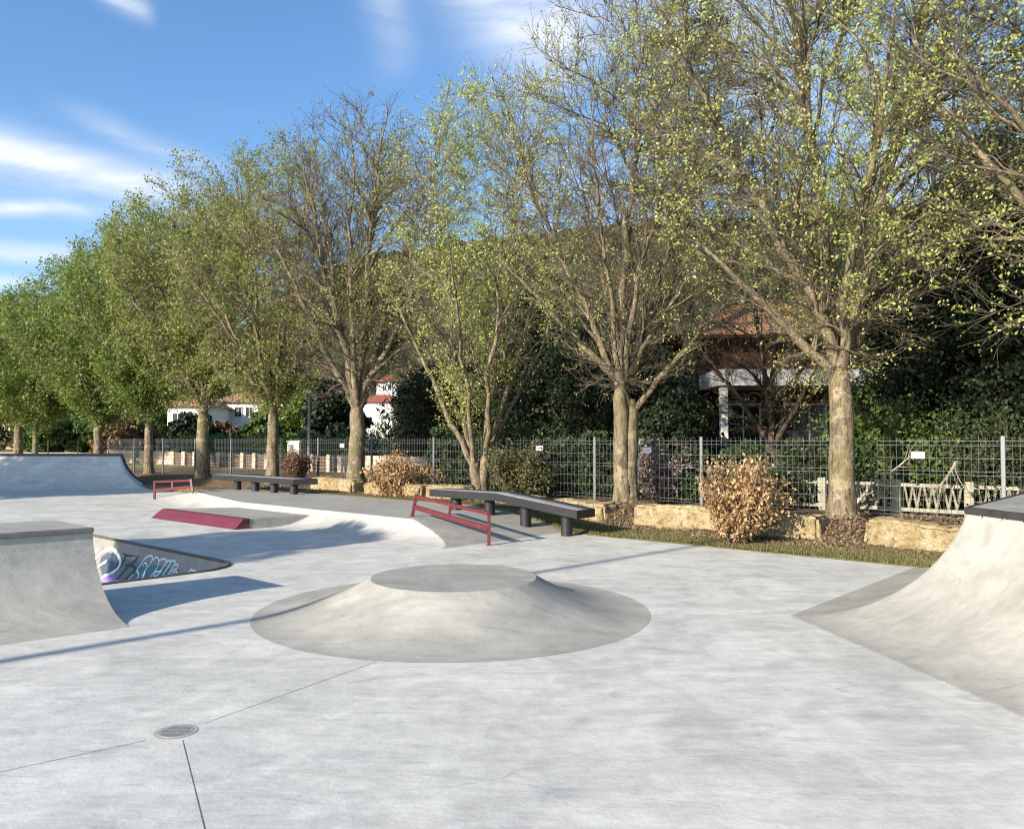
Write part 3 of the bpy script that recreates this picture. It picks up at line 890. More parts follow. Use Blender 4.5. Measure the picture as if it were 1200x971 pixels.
def build_bowl():
    root = empty('skate_bowl', st((BS0 + BS1) / 2, (BT0 + BT1) / 2, -BD)); tag(root, 'sunken concrete bowl with dark rim and graffiti painted on its wall', 'skate bowl')
    n = 18; V = []; Q = []
    ds = [BL * (i / n) for i in range(n + 1)]
    for d in ds:
        V += [st(s, t, bowl_prof(d) if d > 0 else 0) for s, t in rrect(d)]
    m = len(rrect(0))
    for i in range(n):
        Q += [(i * m + k, i * m + (k + 1) % m, (i + 1) * m + (k + 1) % m, (i + 1) * m + k) for k in range(m)]
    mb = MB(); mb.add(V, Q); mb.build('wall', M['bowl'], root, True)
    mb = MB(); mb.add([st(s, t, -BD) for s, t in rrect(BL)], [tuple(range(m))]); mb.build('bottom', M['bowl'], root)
    # coping
    R = rrect(-.005, 10); P = np.array([[st(s, t, .002) for s, t in R + R[:1]]])
    V, Qd = tubes(P, np.full(P.shape[:2], .022), 8); np_mesh('coping', V, Qd, M['bowlcoping'], root)

    def onwall(cx, cy, lift):
        px, py = cx / 6.316 + 100, cy / 6.316 + 610
        u, v = (px - CX) / F, (CY - py) / F
        d = (u, math.cos(PITCH) - v * math.sin(PITCH), math.sin(PITCH) + v * math.cos(PITCH))
        lo, hi = 5.0, 20.0
        for _ in range(40):
            k = (lo + hi) / 2; x, y, z = d[0] * k, d[1] * k, CAMH + d[2] * k
            t = x * E2[0] + y * E2[1]
            zz = min(0, z)
            inside = t < BT1 - wall_t(max(zz, -BD)) and z > -BD
            if inside: lo = k
            else: hi = k
        x, y, z = d[0] * lo, d[1] * lo, CAMH + d[2] * lo
        s = x * E1[0] + y * E1[1]; t = x * E2[0] + y * E2[1]
        return s, min(z, -.035), lift

    def P3(s, z, lift):
        w = wall_t(z) + lift
        return st(s, BT1 - w, z + lift * .2)

    def ribbon(mb, pts, w, lift, mi=0):
        q = [onwall(a, b, lift)[:2] for a, b in pts]
        # resample smooth (Catmull-Rom)
        A = np.array(q); out = []
        for i in range(len(A) - 1):
            p0, p1, p2, p3 = A[max(i - 1, 0)], A[i], A[i + 1], A[min(i + 2, len(A) - 1)]
            for k in range(6):
                t = k / 6
                out.append(.5 * ((2 * p1) + (-p0 + p2) * t + (2 * p0 - 5 * p1 + 4 * p2 - p3) * t * t + (-p0 + 3 * p1 - 3 * p2 + p3) * t ** 3))
        out.append(A[-1]); out = np.array(out)
        tn = np.gradient(out, axis=0); tn /= (np.linalg.norm(tn, axis=1, keepdims=True) + 1e-6)
        nn = np.stack([-tn[:, 1], tn[:, 0]], 1) * w / 2
        vs = []
        for o_, m_ in zip(out, nn):
            a = o_ + m_; b = o_ - m_
            vs += [P3(a[0], min(a[1], -.03), lift), P3(b[0], min(b[1], -.03), lift)]
        mb.add(vs, [(2 * i, 2 * i + 1, 2 * i + 3, 2 * i + 2) for i in range(len(out) - 1)], mi)

    def fill(mb, pts, lift, mi=0):
        q = [onwall(a, b, lift)[:2] for a, b in pts]
        import mathutils.geometry as g
        # triangulate, then subdivide so the patch follows the curve of the wall
        tris = g.tessellate_polygon([[Vector((a, b, 0)) for a, b in q]])
        for tr in tris:
            A = [np.array(q[i]) for i in tr]; N = 5
            idx = {}; vs = []
            for i in range(N + 1):
                for j in range(N + 1 - i):
                    p = A[0] + (A[1] - A[0]) * i / N + (A[2] - A[0]) * j / N
                    idx[i, j] = len(vs); vs.append(P3(p[0], min(p[1], -.03), lift))
            fs = []
            for i in range(N):
                for j in range(N - i):
                    fs.append((idx[i, j], idx[i + 1, j], idx[i, j + 1]))
                    if j < N - i - 1: fs.append((idx[i + 1, j], idx[i + 1, j + 1], idx[i, j + 1]))
            mb.add(vs, fs, mi)

    mats = [plain('white_paint', (.78, .80, .80), .6), plain('navy_paint', (.06, .085, .12), .6), plain('lilac_paint', (.36, .22, .50), .6),
            plain('grey_green_paint', (.15, .17, .165), .65), plain('black_paint', (.04, .045, .05), .6), plain('teal_paint', (.075, .19, .19), .65)]
    mb = MB()
    fill(mb, [(250, 260), (400, 250), (400, 380), (330, 470), (225, 470), (250, 380)], .003, 3)
    fill(mb, [(105, 330), (120, 270), (180, 225), (225, 240), (250, 300), (225, 360), (130, 405)], .006, 1)
    fill(mb, [(120, 420), (170, 400), (225, 385), (222, 430), (258, 445), (225, 475), (140, 478)], .0075, 2)
    mb_w = [[(80, 280), (110, 250), (150, 218), (200, 208), (240, 240), (264, 300), (245, 350), (190, 390), (130, 412)]]
    for p in mb_w: ribbon(mb, p, .055, .010, 0)
    ribbon(mb, [(95, 345), (125, 320), (160, 300)], .05, .0105, 0)
    ribbon(mb, [(85, 230), (100, 210)], .05, .010, 0)
    for p in ([(80, 160), (140, 200), (200, 215)], [(270, 215), (310, 255), (395, 258), (350, 312), (300, 330)], [(330, 322), (372, 355), (330, 400), (270, 465)],
              [(245, 350), (285, 300), (300, 250)], [(235, 430), (290, 370), (330, 325)], [(150, 480), (260, 470), (380, 458)]):
        ribbon(mb, p, .040, .009, 4)
    mb.build('graffiti', mats, root); mb = MB()
    fill(mb, [(385, 440), (395, 350), (470, 255), (690, 320), (690, 430), (640, 440)], .0035, 5)
    for p in ([(350, 450), (395, 420), (400, 390), (388, 365), (420, 320), (450, 275), (490, 258), (503, 280), (485, 320), (450, 365), (432, 420), (415, 445)],
              [(430, 335), (445, 312), (462, 322), (450, 340)],
              [(470, 430), (500, 400), (540, 340), (550, 290), (530, 268), (508, 292)],
              [(545, 300), (580, 280), (605, 292), (590, 330), (560, 372), (525, 378), (512, 410), (540, 400), (570, 370)],
              [(560, 440), (585, 390), (620, 340), (640, 296), (612, 300), (600, 318)],
              [(600, 440), (615, 400), (650, 350), (672, 300), (645, 300)],
              [(625, 425), (650, 370), (690, 345), (688, 322), (668, 330)],
              [(655, 385), (680, 372), (684, 400), (665, 432)],
              [(300, 460), (330, 430), (360, 395)]):
        ribbon(mb, p, .026, .011, 0)
    mb.build('graffiti', mats, root); mb = MB()
    ribbon(mb, [(740, 412), (765, 385), (790, 358), (795, 375), (780, 405)], .026, .011, 0)
    mb.build('graffiti', mats, root); mb = MB()
    ribbon(mb, [(790, 372), (812, 366), (826, 378), (815, 400)], .026, .0125, 0)
    mb.build('graffiti', mats, root)


build_bowl()


# ------------------------------------------------------------------ right ramp (hipped quarter pipe)
def right_ramp():
    h, L = 1.0, 1.30
    P0 = np.array([2.51, 7.41]); fdir = np.array([.155, -.988]); fn = np.array([.988, .155])   # foot line runs towards the camera
    n2 = E1
    root = empty('quarter_pipe', (5.5, 6.5, 0)); tag(root, 'tall pale quarter pipe with hipped corner and black edged deck at the right', 'skate ramp')
    def zf(S, T):
        X = S * E1[0] + T * E2[0]; Y = S * E1[1] + T * E2[1]
        d1 = (X - P0[0]) * fn[0] + (Y - P0[1]) * fn[1]; d2 = (X - P0[0]) * n2[0] + (Y - P0[1]) * n2[1]
        d1 = d1 * (L / 1.40)
        z = np.minimum(arc(d1, h, L), arc(d2, h, L))
        bad = (d1 <= 0) | (d2 <= 0)
        return np.where(bad, -.02, np.where(z < .0015, .0015, z))
    def flat(S, T):
        X = S * E1[0] + T * E2[0]; Y = S * E1[1] + T * E2[1]
        d1 = ((X - P0[0]) * fn[0] + (Y - P0[1]) * fn[1]) * L / 1.40; d2 = (X - P0[0]) * n2[0] + (Y - P0[1]) * n2[1]
        return (d1 >= L) & (d2 >= L)
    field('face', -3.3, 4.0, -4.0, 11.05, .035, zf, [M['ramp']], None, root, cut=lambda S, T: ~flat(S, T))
    # deck polygon
    def hit(d1, d2):     # point at insets d1,d2
        A = np.array([fn, n2]); b = np.array([d1 * 1.40 / L + P0 @ fn, d2 + P0 @ n2]); return np.linalg.solve(A, b)
    q = hit(L, L); far = q + E2 * ((11.0 - (q @ E2))); near = q + fdir * 6.5
    poly = [tuple(near), (near[0] + 6, near[1] + 1), (far[0] + 6, far[1] - 1), tuple(far), tuple(q)]
    mb = MB(); mb.prism(poly, h - .05, h + .012); mb.build('deck', M['rampdark'], root, bevel=.004)
    mb = MB()
    for a, b in ((near, q), (q, far)):
        mb.bar((a[0], a[1], h - .016), (b[0], b[1], h - .016), .06, .06)
    mb.build('coping', M['coping'], root, bevel=.01)
    # end wall towards the grass
    mb = MB(); f2 = far + E2 * .05
    W = []
    for i in range(15):
        d = L * i / 14; p = hit(d + 99, d) ; p = P0 + E1 * d + E2 * (11.05 - (P0 @ E2)) ; W.append((p[0], p[1], float(arc(np.array(d), h, L))))
    e = P0 + E1 * 7 + E2 * (11.05 - (P0 @ E2))
    W += [(e[0], e[1], h), (e[0], e[1], -.02), (W[0][0], W[0][1], -.02)]
    mb.add(W, [tuple(range(len(W)))]); mb.build('end_wall', M['ramp'], root)


right_ramp()


# ------------------------------------------------------------------ far ramp
def far_ramp():
    h, L = 1.08, 1.95
    root = empty('quarter_pipe', (-16, 26.5, 0)); tag(root, 'wide shaded quarter pipe with black top edge in front of the far lawn', 'skate ramp')
    xr = -11.3; y0 = 25.35
    fr = (np.array([1.0, 0]), np.array([0, 1.0]), np.zeros(2))
    def zf(S, T):
        z = np.minimum(arc(T - y0, h, L), arc(xr + .2 - S + (T - y0) * -.35, h, 1.35))
        bad = (T - y0 <= 0) | (xr + .2 - S - (T - y0) * .35 <= 0)
        return np.where(bad, -.02, np.where(z < .002, .002, z))
    field('face', -26.0, xr + .3, y0 - .1, y0 + L, .06, zf, [M['slab']], None, root, frame=fr)
    # solid deck and earth-backed rear
    mb = MB(); yb = y0 + L
    xa = xr + .2 - L * .35 - 1.35
    mb.prism([(-26, yb), (xa, yb), (xa - .9, yb + 1.4), (-26, yb + 1.4)], 0, h); mb.build('deck', M['rampdark'], root)
    mb = MB(); mb.bar((-26, yb, h + .01), (xa, yb, h + .01), .07, .08)
    pts = []
    for k in range(13):
        d = 1.35 * k / 12; x = xr + .2 - L * .35 - 1.35 + d
        pts.append((x, yb, float(arc(np.array(1.35 - d), h, 1.35)) + .012))
    for a, b in zip(pts[:-1], pts[1:]): mb.bar(a, b, .07, .08)
    mb.build('coping', M['coping'], root)
    # side wing closing the back
    mb = MB(); vs = [(p[0], yb + .02, p[2]) for p in pts] + [(pts[-1][0], yb + .02, -.05), (pts[0][0], yb + .02, -.05)]
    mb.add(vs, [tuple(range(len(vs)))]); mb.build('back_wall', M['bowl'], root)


far_ramp()


# ------------------------------------------------------------------ benches
def bench_one():
    # bent ledge bench near the rail: flat half, then sloping down
    s0, sm, s1, tm, w, th = -11.55, -9.83, -8.02, 10.72, .50, .135
    root = empty('ledge_bench', st(sm, tm, 0)); tag(root, 'long black bench with a bend in the middle, sloping down beside the red rail', 'bench')
    def zt(s): return .655 if s <= sm else .655 - (.655 - .455) * (s - sm) / (s1 - sm)
    def body(mb, t0, t1, zl, zh):
        for a, b in ((s0, sm), (sm, s1)):
            vs = [st(a, t0, zt(a) + zl), st(b, t0, zt(b) + zl), st(b, t1, zt(b) + zl), st(a, t1, zt(a) + zl),
                  st(a, t0, zt(a) + zh), st(b, t0, zt(b) + zh), st(b, t1, zt(b) + zh), st(a, t1, zt(a) + zh)]
            fs = [(3, 2, 1, 0), (4, 5, 6, 7), (0, 1, 5, 4), (2, 3, 7, 6)]
            if a == s0: fs.append((3, 0, 4, 7))
            if b == s1: fs.append((1, 2, 6, 5))
            mb.add(vs, fs)
    mb = MB(); body(mb, tm - w / 2, tm + w / 2, -th, 0); mb.build('frame', M['blacksteel'], root)
    mb = MB(); body(mb, tm - w / 2 + .012, tm + w / 2 - .012, .0005, .006); mb.build('top', M['benchsheen'], root)  # thin sheet, sun reflection put into its grey colour
    for px, sL in ((535, None), (574, None), (616, None), (664, None)):
        s = s_at(px, tm - .02); x, y = on_t(px, tm - .02)
        zb = min(.28, max(0, .28 * (-8.75 - s) / 1.6)) - .01
        mb = MB(); mb.cyl((x, y, zb), (x, y, zt(s) - th + .002), .098 if px > 600 else .1, 28)
        mb.build('leg', M['blacksteel'], root, False)
        for p in root.children[-1].data.polygons: p.use_smooth = len(p.vertices) == 4


bench_one()


def bench_two():
    s0, s1, tm, w, th, zt = -20.75, -16.75, 11.15, .50, .135, .66
    root = empty('ledge_bench', st(-18.7, tm, .28)); tag(root, 'straight black bench at the far end of the platform under the trees', 'bench')
    mb = MB(); mb.prism([st(s0, tm - w / 2)[:2], st(s1 - .1, tm - w / 2)[:2], st(s1 + .2, tm + w / 2)[:2], st(s0, tm + w / 2)[:2]], zt - th, zt); mb.build('frame', M['blacksteel'], root, bevel=.004)
    mb = MB(); mb.prism([st(s0 + .02, tm - w / 2 + .012)[:2], st(s1 - .12, tm - w / 2 + .012)[:2], st(s1 + .16, tm + w / 2 - .012)[:2], st(s0 + .02, tm + w / 2 - .012)[:2]], zt + .0005, zt + .006); mb.build('top', M['benchsheen'], root)  # same painted sun sheen over the black frame
    for k, px in enumerate((279, 300, 322, 345)):
        x, y = on_t(px, tm - .05)
        mb = MB(); mb.cyl((x, y, .27), (x, y, zt - th + .002), .1, 24); mb.build('leg', M['blacksteel'], root)
        for p in root.children[-1].data.polygons: p.use_smooth = len(p.vertices) == 4


bench_two()


# ------------------------------------------------------------------ rails
def rail(L0, R0, zl, zr, label, leaner=.12):
    """L0,R0: world feet; zl,zr top heights"""
    L0 = Vector(L0); R0 = Vector(R0)
    root = empty('grind_rail', (L0 + R0) / 2 * 1.0); tag(root, label, 'skate rail')
    hL = zl - L0.z; hR = zr - R0.z; d = (R0 - L0); d.z = 0; d.normalize()
    TL = Vector((L0.x, L0.y, zl)) + d * leaner; TR = Vector((R0.x, R0.y, zr))
    mb = MB(); mb.bar(L0 - Vector((0, 0, .01)), TL + (TL - L0) * .10, .05); mb.build('post', M['redsteel'], root)
    mb = MB(); mb.bar(R0 - Vector((0, 0, .01)), TR + Vector((0, 0, .0)), .05); mb.build('post', M['redsteel'], root)
    mb = MB(); mb.bar(TL + d * .02, TR + d * .026 - Vector((0, 0, .025)), .05, .05); mb.build('top_rail', M['redsteel'], root)
    a = L0 + (TL - L0) * .48; b = R0 + (TR - R0) * .50
    mb = MB(); mb.bar(a, b - d * .02, .045, .075); mb.build('lower_rail', M['redsteel'], root)
    m1 = (a + b) / 2 ; m2 = (TL + TR) / 2 - Vector((0, 0, .04))
    mb = MB(); mb.bar(m1, m2, .045); mb.build('brace', M['redsteel'], root)
    for p in (R0, L0):
        mb = MB(); mb.box((p.x, p.y, p.z + .004), (.08, .08, .006), math.atan2(d.y, d.x)); mb.build('base_plate', M['redsteel'], root)


rail((*gp(483, 605, .28)[:2], .28), gp(573, 638.5), .28 + .35, .50, 'red steel grind rail sloping down beside the bent black bench')
rail((*gp(226, 577, .28)[:2], .28), gp(181, 585.5), .28 + .30, .50, 'red steel grind rail at the far left end of the platform', .10)

# ------------------------------------------------------------------ stone blocks
def stone_block(pa, pb, label, tf=12.25, h=.42, dep=.48, seed=0, z0=.0):
    rng = np.random.default_rng(seed)
    sa, sb = s_at(pa, tf), s_at(pb, tf)
    root_loc = st((sa + sb) / 2, tf + dep / 2, z0)
    import bmesh
    from mathutils import noise
    bm = bmesh.new(); bmesh.ops.create_cube(bm, size=1)
    Ls = sb - sa
    bmesh.ops.scale(bm, vec=(Ls, dep, h), verts=bm.verts)
    bmesh.ops.bevel(bm, geom=bm.edges[:], offset=.045, segments=2, affect='EDGES')
    bmesh.ops.triangulate(bm, faces=bm.faces[:]); 
    for _ in range(4):
        long = [e for e in bm.edges if e.calc_length() > .11]
        if not long: break
        bmesh.ops.subdivide_edges(bm, edges=long, cuts=1); bmesh.ops.triangulate(bm, faces=bm.faces[:])
    for v in bm.verts:
        q = v.co * 2.6 + Vector((seed * 3.1, 0, 0)); v.co += v.normal * (noise.noise(q) * .045 + noise.noise(q * 4) * .018)
        v.co.z += noise.noise(Vector((v.co.x * 1.1 + seed, 0, 0))) * .03
    me = bpy.data.meshes.new('stone_block'); bm.to_mesh(me); bm.free()
    me.polygons.foreach_set('use_smooth', [True] * len(me.polygons))
    o = bpy.data.objects.new('stone_block', me); COL.objects.link(o); me.materials.append(M['stone'])
    o.location = (root_loc[0], root_loc[1], z0 + h / 2 - .03); o.rotation_euler = (rng.uniform(-.02, .02), rng.uniform(-.015, .015), math.atan2(E1[1], E1[0]) + rng.uniform(-.01, .01))
    tag(o, label, 'stone block', 'yellow stone blocks along the tree row')


stone_block(1009, 1128, 'yellow stone block partly behind the tall right-hand ramp', seed=1, h=.46)
stone_block(845, 957, 'yellow stone block behind the dry brown bush beside the big tree trunk', seed=2, z0=.03, h=.44)
stone_block(741, 842, 'long yellow stone block between a tree trunk and the dry brown bush', seed=3, z0=.06)
stone_block(642, 707, 'yellow stone block behind the low end of the bent bench', seed=4, z0=.08, h=.38)
stone_block(568, 628, 'shaded yellow stone block seen under the bent black bench', seed=5, z0=.15, h=.34)
stone_block(497, 540, 'yellow stone block just behind the high end of the bent bench', seed=6, z0=.28, h=.34)
stone_block(362, 412, 'yellow stone block between the straight bench and the round brown bush', seed=7, z0=.28, h=.36)
stone_block(425, 492, 'yellow stone block hidden behind the round brown bush', seed=9, z0=.28, h=.3)

# ------------------------------------------------------------------ wire fence
def wire_fence():
    tf = 14.0; step = .18 * tf; z0, z1 = .33, 1.64
    root = empty('wire_fence', st(-10, tf, .3)); tag(root, 'galvanised wire mesh fence running behind the row of trees', 'fence')
    s_first = -.191 * tf
    ang = math.atan2(E1[1], E1[0])
    ks = range(-3, 14)
    for k in ks:
        s = s_first - k * step
        mb = MB(); mb.box(st(s, tf, (z0 + z1 + .03) / 2 - .03), (.05, .04, z1 + .06 - z0), ang); mb.build('post', M['galv'], root)
    for k in ks:
        if k == 13: continue
        sb = s_first - k * step - .03; sa = s_first - (k + 1) * step + .03
        mb = MB(); n = 25
        for i in range(n + 1):
            s = sa + (sb - sa) * i / n
            mb.bar(st(s, tf - .02, z0 + .05), st(s, tf - .02, z1), .0042)
        z = z0 + .06; j = 0
        hs = [z0 + .06, z0 + .12, z0 + .32, z0 + .52, z0 + .72, z0 + .78, z0 + .98, z0 + 1.18, z0 + 1.25]
        for z in hs:
            mb.bar(st(sa, tf - .027, z), st(sb, tf - .027, z), .0048)
        mb.build('mesh_panel', M['wire'], root)
    for k, (px, py, lab) in enumerate(((1075, 533, 'small blank white sign on the fence right of the big tree'), (758, 527, 'small blank white sign on the fence just right of the double-stemmed tree'),
                          (632, 525, 'small blank white sign on the fence behind the bent bench'), (546, 524, 'small blank white sign on the fence beside the V-forked tree'),
                          (401, 522, 'small blank white sign on the fence left of the round brown bush'))):
        x, y = on_t(px, tf - .05); z = CAMH + (HZ - py) / F * y
        mb = MB(); mb.box((x, y, z), (.20, .006, .11), ang); o = mb.build('fence_sign', M['signwhite']); tag(o, lab, 'sign', 'small white signs hung on the wire fence')


wire_fence()

# ------------------------------------------------------------------ cream rustic fence behind
def rustic_fence():
    tf = 15.0
    root = empty('rustic_fence', st(-3.5, tf, .3)); tag(root, 'cream concrete fence with zigzag struts behind the wire fence', 'fence')
    posts = [893, 963, 1050, 1135]
    S = [s_at(p, tf) for p in posts] + [s_at(1230, tf)]
    ang = math.atan2(E1[1], E1[0])
    for s in S:
        mb = MB(); mb.box(st(s, tf, .58), (.15, .13, .66), ang)
        mb.build('post', M['cream'], root, bevel=.015)
    for a, b in zip(S[:-1], S[1:]):
        mb = MB(); mb.bar(st(a + .07, tf, .82), st(b - .07, tf, .82), .05, .06); mb.bar(st(a + .07, tf, .40), st(b - .07, tf, .40), .05, .06); mb.build('rail', M['cream'], root)
        n = 3; mb = MB(); Lw = (b - a - .2) / n
        for i in range(n):
            c = a + .1 + Lw * (i + .5)
            w = Lw * .42
            P = [(c - w, .80), (c - w * .5, .42), (c, .80), (c + w * .5, .42), (c + w, .80)]
            for (s1, z1), (s2, z2) in zip(P[:-1], P[1:]):
                mb.bar(st(s1, tf, z1), st(s2, tf, z2), .024)
        mb.build('strut', M['cream'], root)


rustic_fence()

# dead branches heaped behind the fence
rng = np.random.default_rng(61)
for k, (pa, za, pb, zb, ta, lab) in enumerate(((1000, .45, 1062, 1.35, 14.6, 'long dead grey branch leaning behind the wire fence'), (985, .4, 1030, .85, 14.7, 'short dead branch lying low beside the big tree'),
                                 (1120, 1.25, 1098, .7, 14.6, 'pale broken branch standing under the right white sign'))):
    xa, ya = on_t(pa, ta); xb, yb = on_t(pb, ta + .15)
    root = empty('fallen_branch', (xa, ya, za)); tag(root, lab, 'branch', 'dead branches behind the fence')
    p0 = np.array([[xa, ya, za]]); d = np.array([[xb - xa, yb - ya, zb - za]]); L = np.linalg.norm(d, axis=1)
    P, R = march(rng, p0, unit(d), L * 1.1, 8, .07, 0, np.array([.03]), np.array([.01]))
    a = Acc(); a.add(*tubes(P, R, 6)); a.obj('limb', M['deadwood'], root)
    p, dd, r, f = kids(rng, P, R, 14, .1, 1, .7); P2, R2 = march(rng, p, dd, rng.uniform(.15, .5, 14), 5, .15, 0, r * .5, np.full(14, .003))
    a = Acc(); a.add(*tubes(P2, R2, 4)); a.obj('twigs', M['deadwood'], root)

# ------------------------------------------------------------------ tree row
def row(px):
    u = (px - 600) / F; m = 1.05; y = (5.2 + 12.9 * m) / (u + m); return u * y, y


G = 'row of pollarded park trees beside the skate park'
def rt(px, seed, H, fork, tr, rad, cz, label, **kw):
    x, y = row(px); z = terrain_z(x, y) - .05
    return broad_tree('plane_tree', seed, x, y, z, H, fork, tr, rad, cz, label=label, group=G, **kw)


rt(985, 11, 11.2, 2.62, .205, (3.7, 3.3, 4.4), 6.9, 'big tree with a thick single trunk at the right, crown of yellow-green spring leaves', limbs=7,
   nb=12, nt=8, nf=8, leaf_n=52000, leaf_size=.052, leaf='leaf_spring', limbdirs=[(-.50, 0), (-.08, .1), (.26, -.05), (.68, .1), (-1.25, .05), (.15, .7), (-.1, -.7)], up1=.03, cluster=.045, vase=.15)
rt(733, 12, 10.6, 2.25, .20, (2.85, 2.6, 4.2), 6.3, 'tree with fused double stem and upswept bare twigs in the middle right', limbs=9, stems=2, split=.6,
   nb=12, nt=8, nf=7, leaf_n=24000, leaf_size=.045, leaf='leaf_spring', limbdirs=[(-.95, 0), (.05, .0), (-.45, .1), (.36, .05), (-.15, .4), (.68, -.1), (-.2, -.45), (.15, -.4), (1.0, .1)], up1=.14, cluster=.04, vase=.3)
rt(562, 13, 10.0, 1.0, .17, (2.5, 2.4, 4.0), 5.8, 'tree forking low into a V above the bent bench, small yellow-green leaves', limbs=7, stems=2,
   nb=11, nt=7, nf=7, leaf_n=38000, leaf_size=.055, leaf='leaf_spring', limbdirs=[(.32, 0), (-.48, 0), (.10, .1), (-.16, .1), (.1, -.35), (-.1, -.4), (.55, .2)], up1=.05, cluster=.06, vase=.35)
rt(418, 14, 10.9, 2.35, .235, (3.1, 2.8, 4.2), 6.5, 'tree with a stout trunk and purplish bare twigs behind the round brown bush', limbs=9,
   nb=11, nt=8, nf=7, leaf_n=30000, leaf_size=.056, leaf='leaf_mix', tw='twig_purple', up1=.10, cluster=.06, vase=.3)
rt(320, 15, 10.9, 2.4, .19, (3.3, 2.8, 4.3), 6.4, 'tree behind the straight bench with thin olive and green leaves', limbs=9,
   nb=10, nt=8, nf=6, leaf_n=46000, leaf_size=.07, leaf='leaf_mix', up1=.08, cluster=.08, vase=.3)
rt(238, 16, 11.0, 2.5, .225, (3.5, 2.9, 4.3), 6.5, 'tree with a dark shaded trunk right of the far ramp, olive leaves', limbs=8,
   nb=10, nt=7, nf=5, leaf_n=66000, leaf_size=.085, leaf='leaf_mix', up1=.04, cluster=.10, leaf_low=-.2)
rt(175, 17, 10.7, 2.3, .17, (3.4, 2.9, 4.1), 6.2, 'slim-trunked leafy green tree just right of the far ramp', limbs=8,
   nb=10, nt=6, nf=5, leaf_n=76000, leaf_size=.095, leaf='leaf_green', up1=.03, cluster=.12, leaf_low=-.3)
rt(115, 18, 10.4, 2.4, .20, (3.7, 3.0, 3.7), 5.8, 'leafy green tree behind the far ramp, second of the lighter trunks from the left', limbs=8,
   nb=9, nt=6, nf=5, leaf_n=76000, leaf_size=.105, leaf='leaf_green', up1=.03, cluster=.14, leaf_low=-.3)
rt(22, 19, 9.8, 2.4, .24, (4.8, 3.2, 3.4), 5.4, 'leafy green tree at the left edge behind the far ramp', limbs=8,
   nb=9, nt=6, nf=5, leaf_n=80000, leaf_size=.115, leaf='leaf_green', up1=.03, cluster=.16, leaf_low=-.3)
broad_tree('plane_tree', 24, -23.5, 40.0, .25, 9.6, 2.4, .14, (4.2, 3.2, 3.4), 5.3, limbs=8, nb=9, nt=6, nf=4, leaf_n=60000, leaf_size=.12,
           leaf='leaf_green', label='thin-trunked leafy tree between the two leftmost trees', group=G, cluster=.16, leaf_low=-.3)
# tree beyond the right edge whose branches reach into the picture
broad_tree('plane_tree', 20, 7.9, 9.9, terrain_z(7.9, 9.9) - .03, 10.8, 2.6, .2, (3.7, 3.4, 4.6), 6.6, limbs=8, nb=11, nt=7, nf=7, leaf_n=34000, leaf_size=.052,
           leaf='leaf_spring', label='tree standing beyond the right-hand ramp whose branches hang into the top right corner', group=G, up1=.03, cluster=.045, vase=.2)

# trees on the left, outside the picture, that throw the broad shade
lumpy_tree('shade_tree', 31, -12.9, 3.9, 0, 6.1, 2.1, 'leaf_mid', 26000, .13, 'round leafy tree beyond the left edge shading the bowl', bot=.3, group=None)
lumpy_tree('shade_tree', 32, -23.4, 16.6, 0, 8.2, 3.6, 'leaf_mid', 52000, .17, 'wide leafy tree beyond the left edge shading the far ramp', bot=.28)

# lamp post behind the camera: its long shadow crosses the mound
root = empty('lamp_post', (-12.2, -2.45, 0)); tag(root, 'tall grey lamp post standing behind the left-hand quarter pipe', 'lamp post')
mb = MB(); mb.cyl((-12.2, -2.45, 0), (-12.2, -2.45, 9.6), .085, 16, .05); mb.build('pole', M['greymetal'], root)
mb = MB(); mb.box((-12.2, -2.15, 9.62), (.22, .6, .09)); mb.build('lamp_head', M['greymetal'], root)

# ------------------------------------------------------------------ shrubs by the slab
x, y = 3.42, 12.35
bush('dry_bush', 41, x, y, terrain_z(x, y) , 1.25, 1.28, 'leaf_brown', 9500, .062, 'upright dry bush with withered tan leaves beside the big tree', 'bush', droop=1.2, stems=22, upright=True)
x, y = on_t(466, 12.45)
bush('dry_bush', 42, x, y, terrain_z(x, y), 1.75, .92, 'leaf_brown', 12000, .065, 'rounded dry bush with tan withered leaves behind the red rail', 'bush', droop=1.0, stems=26)
x, y = on_t(608, 13.4)
bush('russet_bush', 43, x, y, terrain_z(x, y), 1.5, 1.15, 'leaf_russetgreen', 8000, .062, 'dull brown and green bush behind the bent bench', 'bush', droop=.5, stems=24)
x, y = on_t(348, 13.3)
bush('russet_bush', 44, x, y, terrain_z(x, y), 1.1, .95, 'leaf_darkbrown', 5500, .062, 'small russet bush behind the end of the straight bench', 'bush', droop=.5, stems=20)
x, y = on_t(775, 14.6)
bush('flowering_shrub', 45, x, y, .3, 1.5, 1.3, 'leaf_pink', 4800, .07, 'shrub with pale pink blossom just behind the fence', 'shrub', stems=22)
x, y = on_t(905, 14.5)
bush('green_shrub', 46, x, y, .3, 1.6, .95, 'leaf_hedge', 3600, .08, 'low green shrub behind the fence at the foot of the dark garden tree', 'shrub', stems=20)
x, y = on_t(1095, 15.9)
bush('green_shrub', 47, x, y, .3, 2.0, 1.9, 'leaf_mid', 6500, .085, 'bright green shrub behind the zigzag fence at the right', 'shrub', stems=24)
x, y = on_t(1165, 15.4)
bush('green_shrub', 48, x, y, .3, 1.9, 1.7, 'leaf_hedge', 5500, .08, 'green shrub behind the fence above the right-hand ramp deck', 'shrub', stems=22)
x, y = on_t(1010, 16.6)
bush('green_shrub', 49, x, y, .3, 1.6, 2.3, 'leaf_mid', 3600, .09, 'loose tall shrub right behind the big tree trunk', 'shrub', stems=14)


